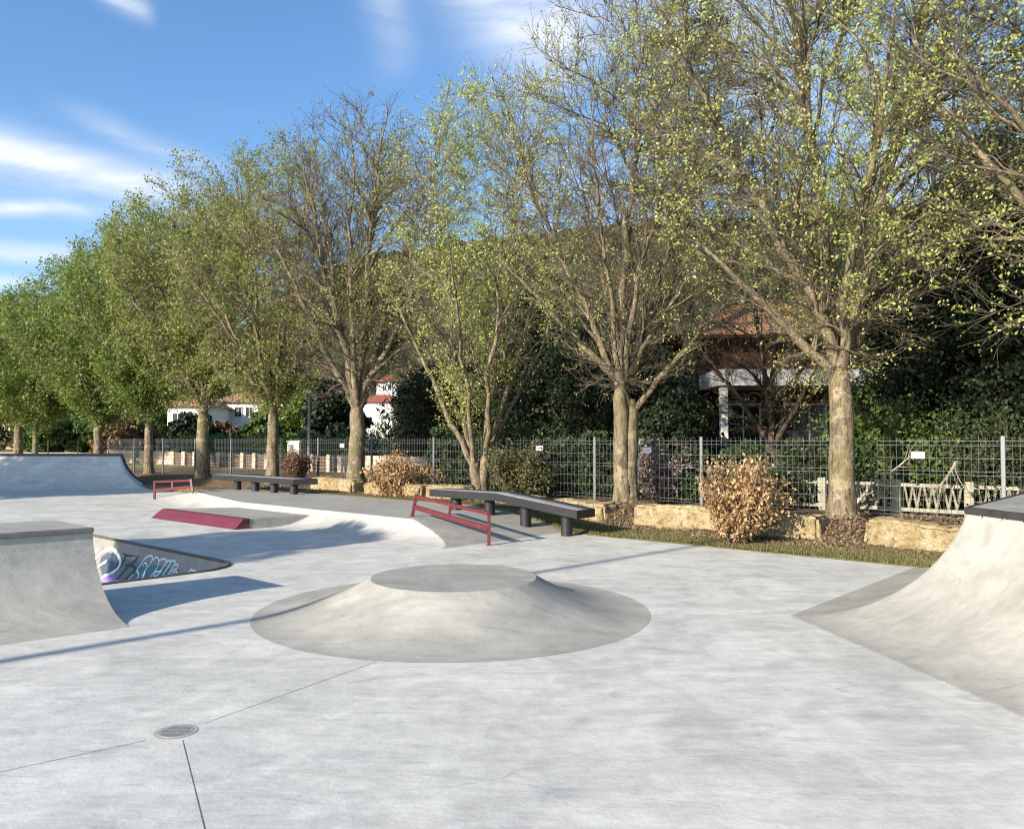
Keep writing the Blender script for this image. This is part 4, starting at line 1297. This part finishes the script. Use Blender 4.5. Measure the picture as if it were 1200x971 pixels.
# leaf litter and grass
def scatter(rng, n, regions):
    out = []
    for (pxa, pxb, ta, tb_, w) in regions:
        k = int(n * w); px = rng.uniform(pxa, pxb, k); t = rng.uniform(ta, tb_, k)
        u = (px - CX) / F; y = t / (E2[1] + E2[0] * u); out.append(np.stack([u * y, y], 1))
    P = np.concatenate(out); z = np.array([terrain_z(a, b) for a, b in P])
    return np.concatenate([P, z[:, None]], 1)


rng = np.random.default_rng(71)
C = scatter(rng, 11000, [(705, 765, 12.0, 13.4, .22), (935, 1010, 12.0, 13.4, .30), (690, 1120, 11.7, 12.4, .08), (300, 690, 12.0, 13.8, .16), (800, 930, 11.7, 12.2, .10), (1000, 1150, 12.8, 15.0, .1)])
d = np.zeros(len(C))
for px in (733, 985):
    x, y = row(px); r = np.hypot(C[:, 0] - x, C[:, 1] - y); C[:, 2] += .10 * np.exp(-(r / .55) ** 2) * rng.uniform(0, 1, len(C))
C[:, 2] += rng.uniform(.005, .04, len(C))
V, Q = leaves(rng, C, .055, up=1.6)
tag(np_mesh('dry_leaves', V, Q, M['leaf_litter'], None, False), kind='stuff')
C = scatter(rng, 30000, [(690, 1130, 11.03, 11.9, .6), (560, 700, 11.2, 12.1, .15), (640, 1130, 11.8, 12.3, .25)])
n = len(C); hgt = rng.uniform(.015, .05, n); an = rng.uniform(0, 6.28, n); wv = np.stack([np.cos(an), np.sin(an), 0 * an], 1) * .006
tip = np.stack([rng.normal(size=n) * .012, rng.normal(size=n) * .012, hgt], 1)
V = np.stack([C - wv, C + wv, C + tip + wv * .3, C + tip - wv * .3], 1).reshape(-1, 3)
tag(np_mesh('grass', V, np.arange(4 * n).reshape(-1, 4), M['grassblade'], None, False), kind='stuff')

# earth mounds round the two nearest trunks
for px, lab in ((985, 'big'), (733, 'double')):
    x, y = row(px); z = terrain_z(x, y); mb = MB(); V = []
    for i in range(7):
        for k in range(28):
            a = 2 * math.pi * k / 28; r = .85 * (1 - i / 6.5) * (1 + .12 * math.sin(3 * a + px)); V.append((x + r * math.cos(a), y - .12 + r * math.sin(a), terrain_z(x + r * math.cos(a), y - .12 + r * math.sin(a)) - .035 + .13 * math.exp(-(r / .42) ** 2) + .006 * math.sin(9 * a + i)))
    mb.add(V, [(i * 28 + k, i * 28 + (k + 1) % 28, (i + 1) * 28 + (k + 1) % 28, (i + 1) * 28 + k) for i in range(6) for k in range(28)])
    o = mb.build('ground', M['earth'], None, True); tag(o, kind='structure')

# ------------------------------------------------------------------ hedge and garden behind the fence
rng = np.random.default_rng(81)
def hedge(name, pa, pb, ta, tb_, h, n, label, leaf='leaf_hedge', size=.085, seed=0):
    rng = np.random.default_rng(seed)
    sa, sb = s_at(pa, (ta + tb_) / 2), s_at(pb, (ta + tb_) / 2); sa, sb = min(sa, sb), max(sa, sb)
    root = empty(name, st((sa + sb) / 2, (ta + tb_) / 2, .3)); tag(root, label, 'hedge')
    k = max(3, int((sb - sa) / .55)); lumps = []
    for i in range(k):
        s = sa + (sb - sa) * (i + .5) / k + rng.uniform(-.15, .15); hh = h * rng.uniform(.86, 1.12)
        for q in (.22, .55, .85):
            c = st(s + rng.uniform(-.2, .2), (ta + tb_) / 2 + rng.uniform(-.1, .1), .3 + hh * q); lumps.append((*c, .42, .42, hh * .24))
    V, Q = leaf_cloud(rng, lumps, n, size, shell=.75); np_mesh('foliage', V, Q, M[leaf], root, False)
    p0 = np.array([st(sa + (sb - sa) * (i + .5) / k, (ta + tb_) / 2, .25) for i in range(k)])
    P, R = march(rng, p0, np.tile([[0, 0, 1.0]], (k, 1)), np.full(k, h * .9), 5, .1, 0, np.full(k, .035), np.full(k, .01)); a = Acc(); a.add(*tubes(P, R, 5)); a.obj('stems', M['bark_dark'], root)


hedge('hedge', 508, 655, 14.5, 15.3, 1.45, 15000, 'dark green hedge behind the fence above the bent bench', seed=1)
hedge('hedge', 662, 745, 14.5, 15.3, 1.35, 9000, 'dark green hedge behind the fence left of the double-stemmed tree', seed=2)
hedge('hedge', 800, 905, 14.6, 15.4, 1.15, 9000, 'low dark hedge behind the fence and the dry upright bush', seed=3)
hedge('hedge', 905, 1190, 16.2, 17.0, 1.25, 16000, 'dark hedge behind the cream zigzag fence', seed=4)
hedge('hedge', 210, 500, 24.0, 25.0, 1.5, 12000, 'far green hedge seen through the left part of the fence', seed=5, leaf='leaf_mid', size=.14)

EG = 'dark evergreen trees in the gardens behind the fence'
def ev(px, t, H, R, n, lab, seed, leaf='leaf_dark', size=.10, cone=0, nl=30, bot=.08, name='evergreen_tree', group=EG):
    x, y = on_t(px, t); lumpy_tree(name, seed, x, y, .3, H, R, leaf, int(n * 1.6), size, lab, group=group, trunk=.16, bot=bot, nl=nl, cone=cone)


ev(500, 21, 4.2, 2.2, 13000, 'dark rounded evergreen left of the V-forked tree', 101)
ev(560, 22, 5.4, 2.4, 15000, 'dark evergreen directly behind the V-forked tree', 102)
ev(628, 20, 8.0, 2.3, 18000, 'pointed dark conifer rising between the two double-stemmed trees', 103, cone=1, nl=38)
ev(688, 19.5, 5.2, 2.2, 16000, 'dense evergreen left of the tree with fused double stem', 104)
ev(752, 19.0, 4.4, 1.9, 13000, 'broad dark evergreen right of the tree with fused double stem', 105)
ev(795, 17.6, 2.6, 1.1, 8000, 'low dark evergreen in front of the white porch column', 106)
ev(1108, 20.5, 7.6, 1.9, 18000, 'tall dark evergreen just right of the big trunk', 107)
ev(1105, 18.6, 6.6, 2.0, 18000, 'dense dark evergreen behind the fence above the zigzag fence', 108)
ev(1165, 17.6, 7.4, 2.1, 19000, 'tall dark evergreen above the right-hand ramp', 109)
ev(1235, 17.2, 8.0, 2.4, 17000, 'dark evergreen at the right edge of the picture', 110)
ev(1085, 17.6, 3.0, .9, 5000, 'small dark evergreen bush beside the red house', 111)

# cedar
def cedar(x, y, z, H, R, seed, label):
    rng = np.random.default_rng(seed); root = empty('cedar_tree', (x, y, z)); tag(root, label, 'tree')
    w = Acc(); f = np.linspace(0, 1, 10); P = np.stack([x + 0 * f, y + 0 * f, z - .1 + f * H], 1); w.add(*tubes(P[None], (.24 * (1 - .9 * f))[None], 10))
    nb = 64; q = rng.uniform(.44, .97, nb); an = rng.uniform(0, 6.28, nb)
    p0 = np.stack([x + 0 * q, y + 0 * q, z + H * q], 1); d = unit(np.stack([np.cos(an), np.sin(an), .22 + 0 * an], 1)); L = R * (1.12 - q) * 1.35 * rng.uniform(.6, 1.1, nb)
    P1, R1 = march(rng, p0, d, L, 8, .07, -.025, .055 * (1.1 - q), np.full(nb, .008)); w.add(*tubes(P1, R1, 6)); w.obj('trunk', M['bark_dark'], root)
    p, dd, r, f = kids(rng, P1, R1, 16, .2, 1, .9); dd[:, 2] *= .25; dd = unit(dd)
    P2, R2 = march(rng, p, dd, rng.uniform(.3, .9, len(p)), 4, .1, 0, np.full(len(p), .01), np.full(len(p), .004)); a = Acc(); a.add(*tubes(P2, R2, 3)); a.obj('branches', M['twig_purple'], root)
    pts = P2[:, 1:].reshape(-1, 3); n = 22000; C = pts[rng.integers(0, len(pts), n)] + rng.normal(size=(n, 3)) * np.array([.08, .08, .03])
    V, Q = leaves(rng, C, .11, up=1.2, aspect=.3); np_mesh('crown', V, Q, M['leaf_needle'], root, False)


x, y = on_t(808, 21.0); cedar(x, y, .3, 14.8, 4.3, 5, 'tall cedar with level dark boughs behind the row, between the two nearest trees')
# bare garden trees seen between the row trees
x, y = on_t(905, 17.6)
broad_tree('garden_tree', 51, x, y, .3, 4.6, 1.3, .17, (2.2, 2.0, 2.0), 3.2, limbs=6, nb=5, nt=5, nf=3, leaf_n=3500, leaf_size=.06, leaf='leaf_olive', label='low spreading dark-barked tree in front of the red house', bk='bark_dark', tw='twig', up1=.0, vase=.2)
for k, (px, t, H, lab) in enumerate(((505, 27, 12.0, 'bare purplish tree behind, left of the V-forked tree'), (900, 26, 15.5, 'tall bare brown tree far behind the big tree'), (775, 25, 13.5, 'bare brown tree behind the tree with fused double stem'),
                                  (1120, 24, 13.5, 'bare brown tree behind the dark evergreens at the right'))):
    x, y = on_t(px, t)
    broad_tree('bare_tree', 60 + k, x, y, .3, H, H * .2, .2, (H * .27, H * .27, H * .40), H * .60, limbs=8, nb=11, nt=7, nf=5, leaf_n=5000, leaf_size=.07, leaf='leaf_olive', tw='twig_purple', bk='bark_dark', label=lab, group='bare trees behind the row', up1=.10)

# ------------------------------------------------------------------ houses
def wall_box(mb, x0, x1, y0, y1, z0, z1, mi=0): mb.box(((x0 + x1) / 2, (y0 + y1) / 2, (z0 + z1) / 2), (x1 - x0, y1 - y0, z1 - z0), 0, mi)


def hip_roof(mb, x0, x1, y0, y1, z0, z1, ov=.4):
    x0 -= ov; x1 += ov; y0 -= ov; y1 += ov; w = min(x1 - x0, y1 - y0) / 2
    cy = (y0 + y1) / 2
    if x1 - x0 >= y1 - y0: a, b = (x0 + w, cy, z1), (x1 - w, cy, z1)
    else: cx = (x0 + x1) / 2; a, b = (cx, y0 + w, z1), (cx, y1 - w, z1)
    v = [(x0, y0, z0), (x1, y0, z0), (x1, y1, z0), (x0, y1, z0), a, b]
    if x1 - x0 >= y1 - y0: fs = [(0, 1, 5, 4), (1, 2, 5), (2, 3, 4, 5), (3, 0, 4), (3, 2, 1, 0)]
    else: fs = [(0, 1, 4), (1, 2, 5, 4), (2, 3, 5), (3, 0, 4, 5), (3, 2, 1, 0)]
    mb.add(v, fs)


def window(parent, x, y, z, w, h, shut=None):
    mb = MB(); wall_box(mb, x - w / 2, x + w / 2, y - .06, y + .02, z, z + h); fo = mb.build('window', M['signwhite'], parent)
    mb = MB(); wall_box(mb, x - w / 2 + .07, x - .025, y - .075, y - .055, z + .07, z + h - .07); wall_box(mb, x + .025, x + w / 2 - .07, y - .075, y - .055, z + .07, z + h - .07); mb.build('pane', M['glass'], fo)


# red house right behind the garden
hx, hy = 5.6, 23.0
root = empty('red_house', (9, hy + 3, .3)); tag(root, 'dark red house with white porch and terracotta roof behind the garden trees', 'house')
mb = MB(); wall_box(mb, hx, 15.5, hy + 1.6, hy + 8, .2, 4.7); mb.build('wall', M['redwall'], root)
mb = MB(); hip_roof(mb, hx - .6, 15.8, hy + 1.2, hy + 8.4, 4.7, 6.6); mb.build('roof', M['tiles'], root)
mb = MB(); wall_box(mb, hx + .1, 11.4, hy - .6, hy + 1.6, 3.1, 3.55); mb.build('porch', M['white_wall'], root)
for xx in (hx + .3, 11.2):
    mb = MB(); wall_box(mb, xx - .10, xx + .10, hy - .5, hy - .3, .3, 3.1); mb.build('column', M['white_wall'], root)
for xx in (7.0, 9.0, 12.6): window(root, xx, hy + 1.6, 1.3, 1.1, 1.4)
mb = MB(); wall_box(mb, 8.0 - .1, 8.9 - .4, hy + 1.52, hy + 1.6, .3, 2.4); mb.build('door', M['dark'], root)

# white building behind the evergreens at the right
root = empty('white_building', (22, 32, .3)); tag(root, 'white building glimpsed through the dark evergreens at the right edge', 'building')
mb = MB(); wall_box(mb, 16.5, 27, 30, 38, .2, 4.3); mb.build('wall', M['white_wall'], root)
mb = MB(); hip_roof(mb, 16.5, 27, 30, 38, 4.3, 5.6); mb.build('roof', M['tiles'], root)
for xx in (18.5, 21, 23.5): window(root, xx, 30, 1.5, 1.2, 1.5)

# white houses at the left
D = 75.0
def X(px, d): return (px - 600) / F * d
def Zp(py, d): return CAMH + (HZ - py) / F * d
root = empty('white_house', (X(285, D), D + 4, .3)); tag(root, 'white house with long orange tiled roof behind the tree trunks at the left', 'house')
mb = MB(); wall_box(mb, X(246, D), X(345, D), D, D + 9, .2, Zp(471, D)); mb.build('wall', M['white_wall'], root)
mb = MB(); hip_roof(mb, X(246, D), X(345, D), D, D + 9, Zp(471, D), Zp(453, D + 4)); mb.build('roof', M['tiles'], root)
for px in (254, 266, 279, 292, 306): window(root, X(px, D), D, Zp(489, D), .75, 1.0)
D = 68.0
root = empty('white_house', (X(214, D), D + 4, .3)); tag(root, 'smaller white house left of the dark trunk, with low orange roof', 'house')
mb = MB(); wall_box(mb, X(196, D), X(236, D), D, D + 8, .2, Zp(476, D)); mb.build('wall', M['white_wall'], root)
mb = MB(); hip_roof(mb, X(196, D), X(236, D), D, D + 8, Zp(476, D), Zp(466, D + 4)); mb.build('roof', M['tiles'], root)
for px in (208, 224): window(root, X(px, D), D, Zp(496, D), .9, .9)
D = 82.0
root = empty('tower_house', (X(455, D), D + 3, .3)); tag(root, 'white tower house with stepped dark red roofs between two tree trunks', 'house')
mb = MB(); wall_box(mb, X(437, D), X(461, D), D + 2, D + 4.2, .2, Zp(447, D + 2)); mb.build('tower', M['white_wall'], root)
mb = MB(); hip_roof(mb, X(437, D), X(461, D), D + 2, D + 4.2, Zp(447, D + 2), Zp(438, D + 3), .3); mb.build('roof', M['tilesred'], root)
mb = MB(); wall_box(mb, X(420, D), X(472, D), D + .5, D + 6, .2, Zp(471, D)); mb.build('wall', M['white_wall'], root)
mb = MB(); hip_roof(mb, X(420, D), X(472, D), D + .5, D + 6, Zp(471, D), Zp(459, D + 3), .3); mb.build('roof', M['tilesred'], root)
mb = MB(); wall_box(mb, X(462, D), X(479, D), D - 1.5, D + .4, .2, Zp(477, D)); mb.build('wing', M['white_wall'], root)
mb = MB(); hip_roof(mb, X(462, D), X(479, D), D - 1.5, D + .4, Zp(477, D), Zp(468, D - 1), .2); mb.build('roof', M['tilesred'], root)
for px, py, dd in ((447, 457, 2), (453, 457, 2), (470, 488, -1.5)): window(root, X(px, D), D + dd, Zp(py, D), .5, .7)
D = 108.0
root = empty('pink_house', (X(40, D), D + 4, .3)); tag(root, 'pinkish house beyond the lawn at the far left', 'house')
mb = MB(); wall_box(mb, X(-10, D), X(36, D), D, D + 8, .2, Zp(494, D)); mb.build('wall', plain('pink_render', (.45, .30, .24), .9), root)
mb = MB(); hip_roof(mb, X(-10, D), X(36, D), D, D + 8, Zp(494, D), Zp(482, D)); mb.build('roof', M['tiles'], root)
for px in (2, 15, 28): window(root, X(px, D), D, Zp(508, D), .9, 1.1)

# low masonry garden wall with piers
def garden_wall():
    tf = 19.6
    root = empty('garden_wall', st(s_at(300, tf), tf, .3)); tag(root, 'low pale brick garden wall with piers and lattice beyond the fence', 'wall')
    def seg(name, pa, pb, z0, z1, th=.2):
        sa, sb = s_at(pa, tf), s_at(pb, tf); mb = MB(); mb.prism([st(sa, tf - th / 2)[:2], st(sb, tf - th / 2)[:2], st(sb, tf + th / 2)[:2], st(sa, tf + th / 2)[:2]], z0, z1)
        o = mb.build(name, M['brick'], root)
        uv = o.data.uv_layers.new(name='UVMap')
        for l in o.data.loops:
            p = o.data.vertices[l.vertex_index].co; s = p.x * E1[0] + p.y * E1[1]; t = p.x * E2[0] + p.y * E2[1]; uv.data[l.index].uv = (s + t, p.z)
    seg('wall_panel', 128, 158, .2, 1.0); seg('wall_panel', 166, 206, .2, 1.0)
    xs = [216, 229, 243, 257, 271, 285, 299, 313, 330, 348, 366, 386]
    for p in xs: seg('pier', p, p + 4.0, .2, 1.0, .3)
    mb = MB()
    sa, sb = s_at(206, tf), s_at(392, tf)
    for z in (.32, .46, .60, .74, .88): mb.bar(st(sa, tf, z), st(sb, tf, z), .05, .05)
    n = 90
    for i in range(n): s = sa + (sb - sa) * i / n; mb.bar(st(s, tf, .25), st(s, tf, .92), .05)
    mb.build('lattice', M['lattice'], root)
    seg('wall_panel', 398, 503, .2, .98)


garden_wall()

# utility cabinet, grey pole, low rail by the lawn
x, y = on_t(345, 19.0)
root = empty('utility_cabinet', (x, y, .3)); tag(root, 'small white utility cabinet beyond the fence', 'cabinet')
mb = MB(); mb.box((x, y, .9), (.5, .35, 1.2)); mb.build('body', M['white_wall'], root, bevel=.02)
mb = MB(); mb.box((x, y, 1.53), (.56, .42, .06)); mb.build('lid', M['signwhite'], root, bevel=.01)
mb = MB(); mb.box((x - .1, y - .18, .9), (.22, .012, 1.0)); mb.build('door', M['greymetal'], root)
x, y = on_t(362, 18.0)
root = empty('street_pole', (x, y, .3)); tag(root, 'thin grey street pole beyond the fence left of the stout trunk', 'pole')
mb = MB(); mb.cyl((x, y, .2), (x, y, Zp(440, y)), .06, 12, .045); mb.build('pole', M['greymetal'], root)
mb = MB(); mb.box((x + .3, y, Zp(440, y)), (.7, .14, .07)); mb.build('lamp_head', M['greymetal'], root)
D = 46.0
root = empty('post_and_rail_fence', (X(60, D), D, .2)); tag(root, 'low dark post and rail fence along the far lawn', 'fence')
for px in (-15, 22, 57, 92, 128):
    mb = MB(); mb.cyl((X(px, D), D, .1), (X(px, D), D, 1.6 if px in (57, 92) else .95), .045, 8); mb.build('post', M['bark_dark'], root)
for z in (.55, .85):
    mb = MB(); mb.bar((X(-20, D), D, z), (X(130, D), D, z), .045); mb.build('rail', M['greymetal'], root)

# background trees beyond the lawn and behind the houses
BG = 'trees beyond the lawn'
bgs = [(-20, 100, 9, 5), (30, 112, 8, 5), (75, 104, 9, 4.5), (125, 96, 8.5, 4.5), (165, 85, 8, 4), (150, 60, 3.5, 2.2), (190, 90, 10, 4.5), (235, 95, 8.5, 4), (258, 60, 2.8, 1.5), (306, 58, 3.4, 1.6), (225, 55, 3.2, 2.0),
       (345, 70, 7.5, 3), (380, 62, 6.5, 2.4), (408, 66, 6.0, 1.8), (500, 75, 8.5, 3.2), (488, 60, 4.4, 1.5), (540, 62, 8, 3), (50, 78, 4, 2.5), (100, 80, 4.5, 2.6)]
names = ['leftmost of the background trees past the lawn', 'background tree above the pinkish house', 'rounded background tree past the middle of the lawn', 'background tree past the right end of the lawn', 'background tree left of the smaller white house',
         'low bush at the right end of the lawn', 'tall background tree behind the smaller white house', 'background tree between the two white houses', 'thin bush in front of the long orange roof', 'olive bush in front of the white house', 'dark bush below the smaller white house',
         'bright green tree right of the orange-roofed house', 'dark tree left of the stout trunk, behind the fence', 'dark tree behind the stout trunk', 'big dark tree right of the tower house', 'dark bush at the foot of the tower house', 'large dark tree behind the V-forked tree', 'low tree on the left of the lawn edge', 'low tree at the middle of the lawn edge']
for k, ((px, d, H, R), nm) in enumerate(zip(bgs, names)):
    lf = 'leaf_dark' if k in (12, 13, 14, 15, 16, 10) else ('leaf_green' if k in (11, 6) else ('leaf_darkbrown' if k in (8, 5) else 'leaf_mid'))
    lumpy_tree('background_tree', 200 + k, X(px, d), d, .2, H, R, lf, 6500, .20 + d * .0026, nm, group=BG, trunk=.22, nl=18, bot=.05)

# ------------------------------------------------------------------ wooded hills
def hill(name, d0, pts, depth, seed, col):
    """pts: (photo column, crest row) at distance d0"""
    rng = np.random.default_rng(seed)
    xs = np.linspace(X(pts[0][0], d0), X(pts[-1][0], d0), 260); hx = np.array([X(p[0], d0) for p in pts]); hz = np.array([Zp(p[1], d0) for p in pts])
    cr = np.interp(xs, hx, hz)
    ker = np.ones(9) / 9; cr = np.convolve(np.pad(cr, 4, 'edge'), ker, 'valid')
    rows = 46; V = []
    ph = rng.uniform(0, 6.28, 20)
    for j in range(rows):
        f = j / (rows - 1) * 1.25; y = d0 - depth + depth * f
        k = np.sin(min(f, 1) * math.pi / 2) ** 1.3 if f <= 1 else 1 - (f - 1) * 1.5
        nz = sum(np.sin(xs * (.02 * (i + 1)) + y * .017 * (i + 2) + ph[i]) / (i + 2) for i in range(6)) * 5 * k
        z = np.maximum(cr - .2, 0) * k + nz * min(1, k * 1.5) + rng.normal(size=len(xs)) * 1.5 * (k > .02) + .1
        xx = xs * (y / d0) if False else xs * (1 - .25 * (1 - f))
        V.append(np.stack([xx, np.full(len(xs), y), np.maximum(z, -2)], 1))
    V = np.concatenate(V); n = len(xs)
    i, j = np.meshgrid(np.arange(rows - 1), np.arange(n - 1), indexing='ij'); a = i * n + j
    Q = np.stack([a, a + 1, a + n + 1, a + n], -1).reshape(-1, 4)
    t = NT(name + '_woods'); n1 = t.noise(.09, 6, .7); n2 = t.noise(.02, 4, .6)
    c = t.ramp(n1, [(.35, tuple(q * .55 for q in col)), (.65, tuple(q * 1.4 for q in col))]); c = t.mix(t.ramp(n2, [(.4, (0, 0, 0)), (.6, (.6, .6, .6))]), c, (.085, .065, .045))
    m = t.finish(c, .95, t.bump(n1, 1.0, 6.0), spec=.05)
    tag(np_mesh(name, V, Q, m, None, False), kind='structure')


hill('hills', 620, [(60, 514), (200, 500), (300, 440), (380, 350), (440, 318), (520, 305), (640, 292), (720, 284), (820, 282), (900, 268), (1000, 262), (1100, 268), (1250, 290), (1500, 330), (1900, 400)], 420, 3, (.055, .065, .035))

# ------------------------------------------------------------------ camera
cam = bpy.data.cameras.new('camera'); co = bpy.data.objects.new('camera', cam); COL.objects.link(co)
cam.sensor_width = 36; cam.lens = 36 * F / 1200; cam.clip_end = 6000; cam.clip_start = .05
co.location = (0, 0, CAMH); co.rotation_euler = (math.pi / 2 + PITCH, 0, 0)
scene.camera = co

# ------------------------------------------------------------------ light
EL = math.radians(21.8); AZ = math.radians(45.5)          # shadows run 46.5 deg right of straight ahead
sl = bpy.data.lights.new('sun', 'SUN'); sl.energy = 5.0; sl.angle = math.radians(.53); sl.color = (1.0, .90, .76)
so = bpy.data.objects.new('sun', sl); COL.objects.link(so)
dirv = Vector((math.sin(AZ) * math.cos(EL), math.cos(AZ) * math.cos(EL), -math.sin(EL)))
so.rotation_euler = dirv.to_track_quat('-Z', 'Y').to_euler(); so.location = (-20, -20, 20)

w = bpy.data.worlds.new('World'); scene.world = w; w.use_nodes = True
nt = w.node_tree; nt.nodes.clear()
def N(t, **k):
    x = nt.nodes.new(t)
    for a, b in k.items(): setattr(x, a, b)
    return x
def mth(op, a, b=0.0, clamp=False):
    x = N('ShaderNodeMath', operation=op); x.use_clamp = clamp
    for s_, v in zip(x.inputs, (a, b)):
        if isinstance(v, (int, float)): s_.default_value = v
        else: nt.links.new(v, s_)
    return x.outputs[0]
sky = N('ShaderNodeTexSky', sky_type='NISHITA'); sky.sun_disc = False; sky.sun_elevation = EL
sky.sun_rotation = AZ + math.pi; sky.air_density = 1.0; sky.dust_density = .6; sky.ozone_density = 3.5; sky.altitude = 100
tc = N('ShaderNodeTexCoord'); sp = N('ShaderNodeSeparateXYZ'); nt.links.new(tc.outputs['Generated'], sp.inputs[0])
az = mth('ARCTAN2', sp.outputs[0], sp.outputs[1]); el = mth('ARCSINE', sp.outputs[2])
def dirang(px, py):
    u, v = (px - CX) / F, (CY - py) / F
    d = Vector((u, math.cos(PITCH) - v * math.sin(PITCH), math.sin(PITCH) + v * math.cos(PITCH))).normalized()
    return math.atan2(d.x, d.y), math.asin(d.z)
cmb = N('ShaderNodeCombineXYZ'); nt.links.new(az, cmb.inputs[0]); nt.links.new(el, cmb.inputs[1])
wob = N('ShaderNodeTexNoise'); wob.inputs['Scale'].default_value = 5; wob.inputs['Detail'].default_value = 3; nt.links.new(cmb.outputs[0], wob.inputs['Vector'])
wv = mth('MULTIPLY', mth('SUBTRACT', wob.outputs['Fac'], .5), .05)
total = None
# real cirrus streaks: ends, half thickness, strength
for (x0, y0, x1, y1, th, k) in ((-120, 135, 215, 225, 20, .85), (-120, 235, 115, 252, 8, .7), (-120, 285, 100, 306, 9, .75), (-120, 325, 70, 340, 8, .6), (80, 118, 270, 200, 11, .35),
                                (110, -20, 175, 18, 9, .75), (440, -60, 470, 90, 26, .28), (540, -60, 680, 90, 56, .85), (640, -80, 900, 60, 60, .5), (-60, 200, 240, 240, 45, .25),
                                (820, 120, 1100, 60, 90, .35), (1000, 240, 1200, 150, 60, .4), (600, 200, 760, 260, 50, .25)):
    a0, e0 = dirang(x0, y0); a1, e1 = dirang(x1, y1)
    ca, ce = (a0 + a1) / 2, (e0 + e1) / 2; L = math.hypot(a1 - a0, e1 - e0) / 2; c_, s_ = (a1 - a0) / 2 / L, (e1 - e0) / 2 / L
    da = mth('SUBTRACT', az, ca); de = mth('SUBTRACT', mth('ADD', el, wv), ce)
    p = mth('ADD', mth('MULTIPLY', da, c_), mth('MULTIPLY', de, s_)); q = mth('SUBTRACT', mth('MULTIPLY', de, c_), mth('MULTIPLY', da, s_))
    pp = mth('POWER', mth('ABSOLUTE', mth('DIVIDE', p, L)), 4); qq = mth('POWER', mth('ABSOLUTE', mth('DIVIDE', q, th / F)), 2)
    g = mth('MULTIPLY', mth('EXPONENT', mth('MULTIPLY', mth('ADD', pp, qq), -1)), k * .8)
    total = g if total is None else mth('ADD', total, g)
mp = N('ShaderNodeMapping'); mp.inputs['Scale'].default_value = (3.5, 16, 1); mp.inputs['Rotation'].default_value = (0, 0, .28); nt.links.new(cmb.outputs[0], mp.inputs[0])
fib = N('ShaderNodeTexNoise'); fib.inputs['Scale'].default_value = 1.6; fib.inputs['Detail'].default_value = 7; fib.inputs['Roughness'].default_value = .6; fib.inputs['Distortion'].default_value = .5; nt.links.new(mp.outputs[0], fib.inputs['Vector'])
fr = mth('ADD', mth('MULTIPLY', fib.outputs['Fac'], 3.0), -.45)
bgc = mth('MULTIPLY', mth('MULTIPLY', mth('SUBTRACT', fib.outputs['Fac'], .55, True), 2.0), .06)
cl = mth('ADD', mth('MULTIPLY', total, fr), bgc, True)
mx = N('ShaderNodeMix', data_type='RGBA'); hs = N('ShaderNodeHueSaturation'); hs.inputs['Saturation'].default_value = 1.09; hs.inputs['Value'].default_value = 1.12; nt.links.new(sky.outputs[0], hs.inputs['Color']); nt.links.new(cl, mx.inputs[0]); nt.links.new(hs.outputs[0], mx.inputs[6]); mx.inputs[7].default_value = (4.3, 4.6, 5.1, 1)
bg = N('ShaderNodeBackground'); bg.inputs[1].default_value = .125; ow = N('ShaderNodeOutputWorld')
nt.links.new(mx.outputs[2], bg.inputs[0]); nt.links.new(bg.outputs[0], ow.inputs[0])

# ------------------------------------------------------------------ render settings
scene.render.engine = 'CYCLES'
scene.cycles.max_bounces = 4; scene.cycles.diffuse_bounces = 2; scene.cycles.glossy_bounces = 2; scene.cycles.transmission_bounces = 3; scene.cycles.transparent_max_bounces = 4
scene.cycles.use_denoising = True; scene.cycles.pixel_filter_type = 'BLACKMAN_HARRIS'; scene.cycles.filter_width = 1.1
scene.view_settings.view_transform = 'Standard'; scene.view_settings.look = 'None'; scene.view_settings.gamma = 1
scene.view_settings.exposure = .84
